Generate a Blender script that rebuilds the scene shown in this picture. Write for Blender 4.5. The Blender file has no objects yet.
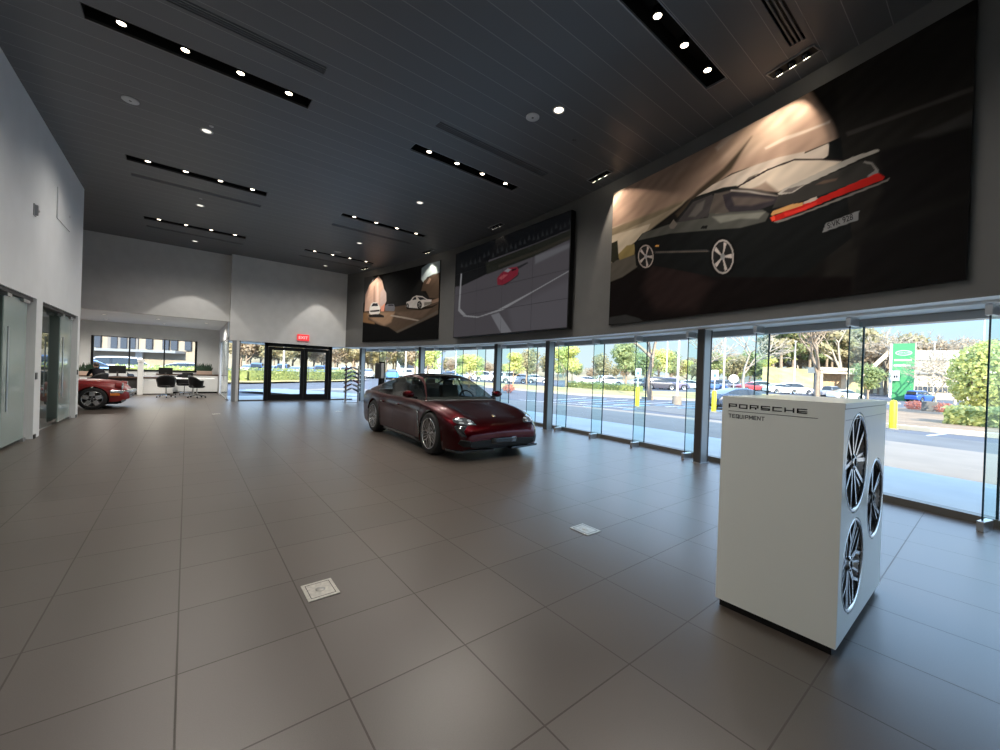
import bpy, bmesh, math, random
import numpy as np
from mathutils import Vector, Matrix
from mathutils.bvhtree import BVHTree
random.seed(11)
C = bpy.context.scene.collection
SC = bpy.context.scene
PI = math.pi

# ------------------------------------------------------------------ materials
def mat(name, col, rough=.5, metal=0., spec=.5, coat=0., coat_r=.05, emis=None, es=0., noise=0., nscale=8., bump=0., bscale=60., objcol=False, trans=0., twosided_leaf=False):
    m = bpy.data.materials.new(name); m.use_nodes = True
    nt = m.node_tree; b = nt.nodes['Principled BSDF']
    c4 = (*col, 1.)
    b.inputs['Base Color'].default_value = c4
    b.inputs['Roughness'].default_value = rough
    b.inputs['Metallic'].default_value = metal
    b.inputs['Specular IOR Level'].default_value = spec
    b.inputs['Coat Weight'].default_value = coat
    b.inputs['Coat Roughness'].default_value = coat_r
    if emis:
        b.inputs['Emission Color'].default_value = (*emis, 1.); b.inputs['Emission Strength'].default_value = es
    if noise > 0 or bump > 0:
        tc = nt.nodes.new('ShaderNodeTexCoord')
    if objcol:
        oi = nt.nodes.new('ShaderNodeObjectInfo'); nt.links.new(oi.outputs['Color'], b.inputs['Base Color'])
    if noise > 0:
        n = nt.nodes.new('ShaderNodeTexNoise'); n.inputs['Scale'].default_value = nscale; n.inputs['Detail'].default_value = 5
        nt.links.new(tc.outputs['Object'], n.inputs['Vector'])
        r = nt.nodes.new('ShaderNodeMapRange'); r.inputs[1].default_value = .3; r.inputs[2].default_value = .7
        r.inputs[3].default_value = 1-noise; r.inputs[4].default_value = 1+noise
        nt.links.new(n.outputs[0], r.inputs[0])
        v = nt.nodes.new('ShaderNodeVectorMath'); v.operation = 'SCALE'
        if objcol: nt.links.new(oi.outputs['Color'], v.inputs[0])
        else: v.inputs[0].default_value = col
        nt.links.new(r.outputs[0], v.inputs['Scale']); nt.links.new(v.outputs[0], b.inputs['Base Color'])
    if bump > 0:
        n2 = nt.nodes.new('ShaderNodeTexNoise'); n2.inputs['Scale'].default_value = bscale; n2.inputs['Detail'].default_value = 4
        nt.links.new(tc.outputs['Object'], n2.inputs['Vector'])
        bp = nt.nodes.new('ShaderNodeBump'); bp.inputs['Strength'].default_value = bump; bp.inputs['Distance'].default_value = .01
        nt.links.new(n2.outputs[0], bp.inputs['Height']); nt.links.new(bp.outputs[0], b.inputs['Normal'])
    return m

def glass(name, tint=(1, 1, 1), refl=1.0, rough=0.0):
    m = bpy.data.materials.new(name); m.use_nodes = True
    nt = m.node_tree; nt.nodes.clear()
    o = nt.nodes.new('ShaderNodeOutputMaterial'); mx = nt.nodes.new('ShaderNodeMixShader')
    t = nt.nodes.new('ShaderNodeBsdfTransparent'); t.inputs[0].default_value = (*tint, 1)
    g = nt.nodes.new('ShaderNodeBsdfGlossy'); g.inputs['Roughness'].default_value = rough
    lw = nt.nodes.new('ShaderNodeLayerWeight'); pw = nt.nodes.new('ShaderNodeMath'); pw.operation = 'POWER'; pw.inputs[1].default_value = 5.
    mu = nt.nodes.new('ShaderNodeMath'); mu.operation = 'MULTIPLY_ADD'; mu.inputs[1].default_value = .9*refl; mu.inputs[2].default_value = .06*refl
    nt.links.new(lw.outputs['Facing'], pw.inputs[0]); nt.links.new(pw.outputs[0], mu.inputs[0]); nt.links.new(mu.outputs[0], mx.inputs[0])
    nt.links.new(t.outputs[0], mx.inputs[1]); nt.links.new(g.outputs[0], mx.inputs[2]); nt.links.new(mx.outputs[0], o.inputs[0])
    return m

M = {}
M['wall_white'] = mat('wall_white', (.80, .82, .83), .6, noise=.03, nscale=2, bump=.05, bscale=200)
M['wall_grey'] = mat('wall_grey', (.66, .67, .66), .6, noise=.05, nscale=3)
M['wall_office'] = mat('wall_office', (.30, .33, .32), .6)
M['wall_charcoal'] = mat('wall_charcoal', (.13, .13, .125), .55, noise=.05, nscale=3)
M['soffit'] = mat('soffit', (.86,.87,.86), .5)
M['steel_dark'] = mat('steel_dark', (.055, .052, .05), .45, .2)
M['steel_grey'] = mat('steel_grey', (.36, .37, .38), .35, .5)
M['steel'] = mat('steel', (.62, .62, .62), .28, 1.)
M['steel_brushed'] = mat('steel_brushed', (.62, .60, .55), .38, .9, noise=.15, nscale=40)
M['sill'] = mat('sill', (.15, .14, .125), .4, .3)
M['black'] = mat('black', (.007, .007, .007), .45, spec=.25)
M['black_gloss'] = mat('black_gloss', (.008, .008, .009), .12, coat=.5)
M['rubber'] = mat('rubber', (.012, .012, .012), .75)
M['kiosk'] = mat('kiosk_lacquer', (.86, .88, .82), .32, coat=.3, coat_r=.12)
M['white_lacquer'] = mat('white_lacquer', (.72, .73, .72), .35)
M['wood_dark'] = mat('wood_dark', (.10, .06, .04), .4, noise=.3, nscale=12)
M['leather'] = mat('leather_black', (.008, .008, .009), .45, spec=.25)
M['fabric_black'] = mat('fabric_black', (.008, .008, .010), .9, spec=.08)
M['skin'] = mat('skin', (.42, .25, .18), .5)
M['hair'] = mat('hair', (.03, .02, .015), .7)
M['red_sign'] = mat('red_sign', (.5, .02, .02), .4, emis=(1., .06, .07), es=.75)
M['sign_white'] = mat('sign_white', (.8, .7, .7), .4, emis=(1, .6, .6), es=.9)
M['lamp_glow'] = mat('lamp_glow', (1, .95, .85), .4, emis=(1., .86, .66), es=9.)
M['lamp_dim'] = mat('lamp_dim', (.6, .6, .58), .4, emis=(1., .92, .8), es=1.3)
M['white_plastic'] = mat('white_plastic', (.55, .55, .55), .45)
M['tile_grout'] = mat('tile_grout', (.05, .05, .05), .8)
M['terracotta'] = mat('planter_clay', (.45, .33, .26), .7)
M['hedge_core'] = mat('hedge_core', (.22, .25, .08), .9, noise=.3, nscale=6)
M['leaf_dark'] = mat('leaf_dark', (.02, .05, .025), .5)
M['screen_off'] = mat('screen_off', (.01, .012, .016), .15)
M['paper'] = mat('paper', (.6, .6, .6), .5)
M['glass_clear'] = glass('glass_clear', (.93, .97, .96), .9)
M['glass_fin'] = glass('glass_fin', (.78, .93, .92), .6)
M['glass_edge'] = mat('glass_edge', (.015, .05, .07), .15, coat=.5)
M['glass_green'] = glass('glass_green', (.70, .80, .78), 1.)
M['glass_frost'] = mat('glass_frost', (.30, .39, .37), .2, coat=.4)
M['glass_pale'] = mat('glass_pale', (.55, .64, .66), .2, coat=.5)
M['car_glass'] = glass('car_glass', (.46, .50, .47), 1.3)
M['car_glass_dark'] = mat('car_glass_dark', (.02, .025, .03), .06, coat=.6)
M['cherry'] = mat('cherry_metallic', (.052, .0010, .0028), .34, 1., coat=.45, coat_r=.02)
M['red_paint'] = mat('red_paint', (.24, .004, .004), .4, coat=.6, coat_r=.04)
M['paint_any'] = mat('paint_any', (.5, .5, .5), .35, coat=.7, objcol=True)
M['rim_silver'] = mat('rim_silver', (.62, .62, .63), .22, .95)
M['rim_dark'] = mat('rim_dark', (.07, .066, .062), .3, .4)
M['brake'] = mat('brake', (.25, .25, .25), .4, .8)
M['chrome'] = mat('chrome', (.8, .8, .8), .1, 1.)
M['lens'] = mat('lens', (.55, .58, .6), .08, .3, coat=1.)
M['lens_dark'] = mat('lens_dark', (.05, .055, .06), .08, coat=1.)
M['led'] = mat('led', (.8, .8, .8), .2)
M['amber'] = mat('amber', (.8, .22, .03), .2, coat=.6)
M['tail_red'] = mat('tail_red', (.4, .01, .01), .2, coat=.6)
M['seat_grey'] = mat('seat_grey', (.12, .12, .125), .5)
M['gold'] = mat('gold', (.6, .45, .25), .3, .8)
# exterior
M['asphalt'] = mat('asphalt', (.105, .107, .122), .85, noise=.12, nscale=.5, bump=.3, bscale=30)
M['asphalt_old'] = mat('asphalt_old', (.14, .135, .13), .85, noise=.15, nscale=.7)
M['concrete'] = mat('concrete', (.27, .225, .18), .85, noise=.08, nscale=1.2)
M['sidewalk'] = mat('sidewalk', (.50, .50, .47), .8, noise=.06, nscale=1.5)
M['curb'] = mat('curb', (.42, .38, .32), .8)
M['line_white'] = mat('line_white', (.75, .75, .75), .7)
M['line_blue'] = mat('line_blue', (.25, .55, .75), .7)
M['grass_dry'] = mat('grass_dry', (.44, .33, .13), .95, noise=.35, nscale=.35, bump=.6, bscale=6)
M['mulch'] = mat('mulch', (.28, .19, .12), .95, noise=.25, nscale=.8)
M['hill'] = mat('hill_woods', (.27, .22, .13), .95, noise=.4, nscale=.15)
M['bark'] = mat('bark', (.30, .23, .17), .9, noise=.2, nscale=6)
M['bark_pale'] = mat('bark_pale', (.42, .36, .29), .9)
M['pole'] = mat('pole_pale', (.62, .58, .52), .5)
M['yellow'] = mat('bollard_yellow', (.90, .74, .02), .5)
M['sign_face'] = mat('sign_face', (.8, .82, .85), .5)
M['sign_blue'] = mat('sign_blue', (.10, .20, .5), .5)
M['green_sign'] = mat('green_sign', (.06, .30, .12), .45)
M['beige'] = mat('beige_stucco', (.62, .53, .40), .85, noise=.05, nscale=2)
M['beige_dk'] = mat('beige_brick', (.48, .33, .20), .85, noise=.2, nscale=3)
M['tan_wall'] = mat('tan_wall', (.30, .25, .19), .85)
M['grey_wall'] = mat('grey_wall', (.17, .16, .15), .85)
M['window_dark'] = mat('window_dark', (.05, .06, .08), .1)
M['pale_panel'] = mat('pale_panel', (.66, .66, .66), .6)

def leafmat(name, a, b):
    m = bpy.data.materials.new(name); m.use_nodes = True
    nt = m.node_tree; p = nt.nodes['Principled BSDF']; p.inputs['Roughness'].default_value = .6
    g = nt.nodes.new('ShaderNodeNewGeometry'); cr = nt.nodes.new('ShaderNodeMix'); cr.data_type = 'RGBA'
    cr.inputs[6].default_value = (*a, 1); cr.inputs[7].default_value = (*b, 1)
    nt.links.new(g.outputs['Random Per Island'], cr.inputs[0]); nt.links.new(cr.outputs[2], p.inputs['Base Color'])
    tr = nt.nodes.new('ShaderNodeBsdfTranslucent'); nt.links.new(cr.outputs[2], tr.inputs[0])
    mx = nt.nodes.new('ShaderNodeMixShader'); mx.inputs[0].default_value = .5
    o = nt.nodes['Material Output']
    nt.links.new(p.outputs[0], mx.inputs[1]); nt.links.new(tr.outputs[0], mx.inputs[2]); nt.links.new(mx.outputs[0], o.inputs[0])
    return m
M['leaf_yellow'] = leafmat('leaf_yellow', (0.78, 0.76, 0.28), (0.49, 0.53, 0.22))  # leaf colours paled and greyed: the outdoor haze is put into them
M['leaf_green'] = leafmat('leaf_green', (0.45, 0.50, 0.23), (0.24, 0.30, 0.14))
M['leaf_olive'] = leafmat('leaf_olive', (0.55, 0.47, 0.27), (0.33, 0.31, 0.18))
M['leaf_brown'] = leafmat('leaf_brown', (0.56, 0.44, 0.31), (0.42, 0.34, 0.24))
M['leaf_hedge'] = leafmat('leaf_hedge', (0.59, 0.59, 0.25), (0.27, 0.33, 0.14))
M['leaf_red'] = leafmat('leaf_red', (0.69, 0.30, 0.22), (0.51, 0.19, 0.15))

def vcol(name, attr, emis=0., rough=.5):
    m = bpy.data.materials.new(name); m.use_nodes = True
    nt = m.node_tree; b = nt.nodes['Principled BSDF']
    a = nt.nodes.new('ShaderNodeVertexColor'); a.layer_name = attr
    b.inputs['Roughness'].default_value = rough; b.inputs['Specular IOR Level'].default_value = .04
    if emis > 0:
        b.inputs['Base Color'].default_value = (.01, .01, .01, 1)
        nt.links.new(a.outputs[0], b.inputs['Emission Color']); b.inputs['Emission Strength'].default_value = emis
    else:
        nt.links.new(a.outputs[0], b.inputs['Base Color'])
    return m

def floor_material():
    m = bpy.data.materials.new('floor_tiles'); m.use_nodes = True
    nt = m.node_tree; b = nt.nodes['Principled BSDF']
    tc = nt.nodes.new('ShaderNodeTexCoord'); mp = nt.nodes.new('ShaderNodeMapping')
    mp.inputs['Location'].default_value = (60., 60.06, 0)
    br = nt.nodes.new('ShaderNodeTexBrick'); br.offset = 0; br.squash = 1
    br.inputs['Color1'].default_value = (.074, .059, .047, 1); br.inputs['Color2'].default_value = (.088, .071, .057, 1)
    br.inputs['Mortar'].default_value = (.088, .078, .068, 1)
    br.inputs['Scale'].default_value = 1; br.inputs['Mortar Size'].default_value = .0042; br.inputs['Mortar Smooth'].default_value = .1
    br.inputs['Brick Width'].default_value = .6; br.inputs['Row Height'].default_value = .6; br.inputs['Bias'].default_value = 0
    nt.links.new(tc.outputs['Object'], mp.inputs[0]); nt.links.new(mp.outputs[0], br.inputs['Vector'])
    n = nt.nodes.new('ShaderNodeTexNoise'); n.inputs['Scale'].default_value = 220; n.inputs['Detail'].default_value = 6
    nt.links.new(tc.outputs['Object'], n.inputs['Vector'])
    r = nt.nodes.new('ShaderNodeMapRange'); r.inputs[1].default_value = .3; r.inputs[2].default_value = .7; r.inputs[3].default_value = .86; r.inputs[4].default_value = 1.14
    nt.links.new(n.outputs[0], r.inputs[0])
    v = nt.nodes.new('ShaderNodeVectorMath'); v.operation = 'SCALE'
    nt.links.new(br.outputs['Color'], v.inputs[0]); nt.links.new(r.outputs[0], v.inputs['Scale']); nt.links.new(v.outputs[0], b.inputs['Base Color'])
    b.inputs['Roughness'].default_value = .34; b.inputs['IOR'].default_value = 1.56
    sp = nt.nodes.new('ShaderNodeMapRange'); sp.inputs[3].default_value = 1.; sp.inputs[4].default_value = .15
    nt.links.new(br.outputs['Fac'], sp.inputs[0]); nt.links.new(sp.outputs[0], b.inputs['Specular IOR Level'])
    bp = nt.nodes.new('ShaderNodeBump'); bp.inputs['Strength'].default_value = .25; bp.inputs['Distance'].default_value = .0012; bp.invert = True
    nt.links.new(br.outputs['Fac'], bp.inputs['Height']); nt.links.new(bp.outputs[0], b.inputs['Normal'])
    return m
M['floor'] = floor_material()

def ceiling_material():
    m = bpy.data.materials.new('ceiling_planks'); m.use_nodes = True
    nt = m.node_tree; b = nt.nodes['Principled BSDF']
    tc = nt.nodes.new('ShaderNodeTexCoord'); mp = nt.nodes.new('ShaderNodeMapping')
    mp.inputs['Location'].default_value = (50., 31.3-2.47+.006, 0)
    br = nt.nodes.new('ShaderNodeTexBrick'); br.offset = 0
    br.inputs['Color1'].default_value = (.105, .110, .118, 1); br.inputs['Color2'].default_value = (.115, .120, .128, 1)
    br.inputs['Mortar'].default_value = (.27, .27, .27, 1)
    br.inputs['Scale'].default_value = 1; br.inputs['Mortar Size'].default_value = .004; br.inputs['Mortar Smooth'].default_value = .2
    br.inputs['Brick Width'].default_value = 500; br.inputs['Row Height'].default_value = .313
    nt.links.new(tc.outputs['Object'], mp.inputs[0]); nt.links.new(mp.outputs[0], br.inputs['Vector']); nt.links.new(br.outputs['Color'], b.inputs['Base Color'])
    b.inputs['Roughness'].default_value = .42; b.inputs['Specular IOR Level'].default_value = .5
    bp = nt.nodes.new('ShaderNodeBump'); bp.inputs['Strength'].default_value = .6; bp.inputs['Distance'].default_value = .004; bp.invert = True
    nt.links.new(br.outputs['Fac'], bp.inputs['Height']); nt.links.new(bp.outputs[0], b.inputs['Normal'])
    return m
M['ceiling'] = ceiling_material()

# ------------------------------------------------------------------ mesh helpers
class MB:
    def __init__(s): s.v = []; s.f = []; s.m = []; s.mats = []; s.smooth = []
    def mi(s, m):
        if m not in s.mats: s.mats.append(m)
        return s.mats.index(m)
    def add(s, V, F, m, sm=False):
        o = len(s.v); k = s.mi(m); s.v += [tuple(map(float, p)) for p in V]
        for f in F: s.f.append(tuple(i+o for i in f)); s.m.append(k); s.smooth.append(sm)
        return s
    def box(s, x0, x1, y0, y1, z0, z1, m):
        V = [(x, y, z) for z in (z0, z1) for y in (y0, y1) for x in (x0, x1)]
        return s.add(V, [(0, 2, 3, 1), (4, 5, 7, 6), (0, 1, 5, 4), (2, 6, 7, 3), (0, 4, 6, 2), (1, 3, 7, 5)], m)
    def obox(s, c, ax, ay, az, m):   # oriented box: centre, half-axis vectors
        c = Vector(c); ax = Vector(ax); ay = Vector(ay); az = Vector(az)
        V = [c+ax*i+ay*j+az*k for k in (-1, 1) for j in (-1, 1) for i in (-1, 1)]
        return s.add(V, [(0, 2, 3, 1), (4, 5, 7, 6), (0, 1, 5, 4), (2, 6, 7, 3), (0, 4, 6, 2), (1, 3, 7, 5)], m)
    def tube(s, pts, rad, m, n=8, caps=True, sm=True):
        pts = [Vector(p) for p in pts]
        if not isinstance(rad, (list, tuple)): rad = [rad]*len(pts)
        V = []; F = []
        d0 = (pts[-1]-pts[0]).normalized(); ref = Vector((0, 0, 1)) if abs(d0.z) < .8 else Vector((0, 1, 0))
        for i, p in enumerate(pts):
            d = (pts[min(i+1, len(pts)-1)]-pts[max(i-1, 0)]).normalized()
            a = d.cross(ref)
            if a.length < .05: a = d.cross(Vector((1, 0, 0)))
            a.normalize(); b = d.cross(a)
            for k in range(n):
                t = 2*PI*k/n; V.append(p+(a*math.cos(t)+b*math.sin(t))*rad[i])
        for i in range(len(pts)-1):
            for k in range(n):
                k2 = (k+1) % n; F.append((i*n+k, i*n+k2, (i+1)*n+k2, (i+1)*n+k))
        s.add(V, F, m, sm)
        if caps:
            s.add(V[:n], [tuple(range(n-1, -1, -1))], m); s.add(V[-n:], [tuple(range(n))], m)
        return s
    def lathe(s, prof, m, origin=(0, 0, 0), axis='z', n=24, sm=True, close=False):
        V = []; F = []; ox, oy, oz = origin
        for r, h in prof:
            for k in range(n):
                t = 2*PI*k/n; a, b = r*math.cos(t), r*math.sin(t)
                V.append((ox+a, oy+b, oz+h) if axis == 'z' else (ox+a, oy+h, oz+b) if axis == 'y' else (ox+h, oy+a, oz+b))
        N = len(prof)
        for i in range(N if close else N-1):
            j = (i+1) % N
            for k in range(n):
                k2 = (k+1) % n; F.append((i*n+k, i*n+k2, j*n+k2, j*n+k))
        return s.add(V, F, m, sm)
    def prism(s, poly, a, b, m, axis='z'):  # polygon (2d) extruded a..b
        def P(p, h): return (p[0], p[1], h) if axis == 'z' else (p[0], h, p[1]) if axis == 'y' else (h, p[0], p[1])
        n = len(poly); V = [P(p, a) for p in poly]+[P(p, b) for p in poly]
        F = [tuple(range(n-1, -1, -1)), tuple(range(n, 2*n))]+[(i, (i+1) % n, n+(i+1) % n, n+i) for i in range(n)]
        return s.add(V, F, m)
    def ell(s, c, r, m, nu=10, nv=8):
        V = []; F = []
        for i in range(nv+1):
            ph = PI*i/nv
            for k in range(nu):
                t = 2*PI*k/nu; V.append((c[0]+r[0]*math.sin(ph)*math.cos(t), c[1]+r[1]*math.sin(ph)*math.sin(t), c[2]+r[2]*math.cos(ph)))
        for i in range(nv):
            for k in range(nu): F.append((i*nu+k, (i+1)*nu+k, (i+1)*nu+(k+1) % nu, i*nu+(k+1) % nu))
        return s.add(V, F, m, True)
    def build(s, name, parent=None, bevel=0., weld=False, loc=None, fixn=False):
        me = bpy.data.meshes.new(name); me.from_pydata(s.v, [], s.f)
        for m in s.mats: me.materials.append(M[m] if isinstance(m, str) else m)
        me.polygons.foreach_set('material_index', s.m); me.polygons.foreach_set('use_smooth', s.smooth)
        if weld or fixn:
            b = bmesh.new(); b.from_mesh(me)
            if weld: bmesh.ops.remove_doubles(b, verts=b.verts, dist=1e-4)
            bmesh.ops.recalc_face_normals(b, faces=b.faces); b.to_mesh(me); b.free()
        me.update()
        o = bpy.data.objects.new(name, me); C.objects.link(o)
        if loc is not None: o.location = loc
        if parent: o.parent = parent
        if bevel > 0:
            bv = o.modifiers.new('bevel', 'BEVEL'); bv.width = bevel; bv.segments = 2; bv.limit_method = 'ANGLE'; bv.angle_limit = .6
        return o

def thing(name, label, cat, loc=(0, 0, 0), rz=0., group=None):
    o = bpy.data.objects.new(name, None); C.objects.link(o); o.empty_display_size = .1
    o.location = loc; o.rotation_euler = (0, 0, rz); o['label'] = label; o['category'] = cat
    if group: o['group'] = group
    return o
def tag(o, label, cat, group=None, kind=None):
    o['label'] = label; o['category'] = cat
    if group: o['group'] = group
    if kind: o['kind'] = kind
    return o
def struct(o, label=None, cat=None):
    o['kind'] = 'structure'
    if label: o['label'] = label; o['category'] = cat or 'structure'
    return o
def copy_tree(o, parent=None, color=None):
    c = o.copy(); C.objects.link(c); c.parent = parent
    if color: c.color = color
    for ch in o.children: copy_tree(ch, c, color)
    return c
def textobj(name, s, size, m, loc, rot, parent=None, ext=.001, align='LEFT', sx=1., off=0., gap=1.):
    cu = bpy.data.curves.new(name, 'FONT'); cu.body = s; cu.size = size; cu.extrude = ext; cu.align_x = align; cu.offset = off; cu.space_character = gap
    cu.materials.append(M[m]); t = bpy.data.objects.new(name, cu)
    t.location = loc; t.rotation_euler = rot; t.scale = (sx, 1, 1)
    C.objects.link(t); bpy.context.view_layer.update()
    me = bpy.data.meshes.new_from_object(t.evaluated_get(bpy.context.evaluated_depsgraph_get()))
    o = bpy.data.objects.new(name, me); o.matrix_world = t.matrix_world.copy(); C.objects.link(o)
    bpy.data.objects.remove(t)
    if parent: o.parent = parent; 
    return o

# ------------------------------------------------------------------ camera (measured from the photograph's vanishing points)
F_PX = 397.68; YAW, PITCH, ROLL = .667814, .0041458, -.0354608; CH = 1.45
fw = Vector((math.sin(YAW)*math.cos(PITCH), math.cos(YAW)*math.cos(PITCH), -math.sin(PITCH)))
rt = Vector((math.cos(YAW), -math.sin(YAW), 0)); dn = fw.cross(rt)
rt, dn = math.cos(ROLL)*rt+math.sin(ROLL)*dn, -math.sin(ROLL)*rt+math.cos(ROLL)*dn
cam = bpy.data.cameras.new('camera'); co = bpy.data.objects.new('camera', cam); C.objects.link(co)
cam.sensor_width = 36.; cam.lens = F_PX/1000*36.; cam.clip_end = 1000; cam.clip_start = .05
mt = Matrix(((rt.x, -dn.x, -fw.x, 0), (rt.y, -dn.y, -fw.y, 0), (rt.z, -dn.z, -fw.z, CH), (0, 0, 0, 1)))
co.matrix_world = mt; SC.camera = co
def at(px, py, depth):
    """a place seen at pixel (px, py) of the photograph, `depth` metres in front of the camera"""
    v = fw*depth+rt*((px-500)/F_PX*depth)+dn*((py-375)/F_PX*depth)
    return Vector((v.x, v.y, v.z+CH))

# facade: concentric arcs round (CX, CY)
CX, CY = -23.75, 8.4
def arc(y, r): th = math.asin((y-CY)/r); return (CX+r*math.cos(th), y)
def arct(th, r): return (CX+r*math.cos(th), CY+r*math.sin(th))
RW, RG = 31.0, 31.7
H = 5.65

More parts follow.
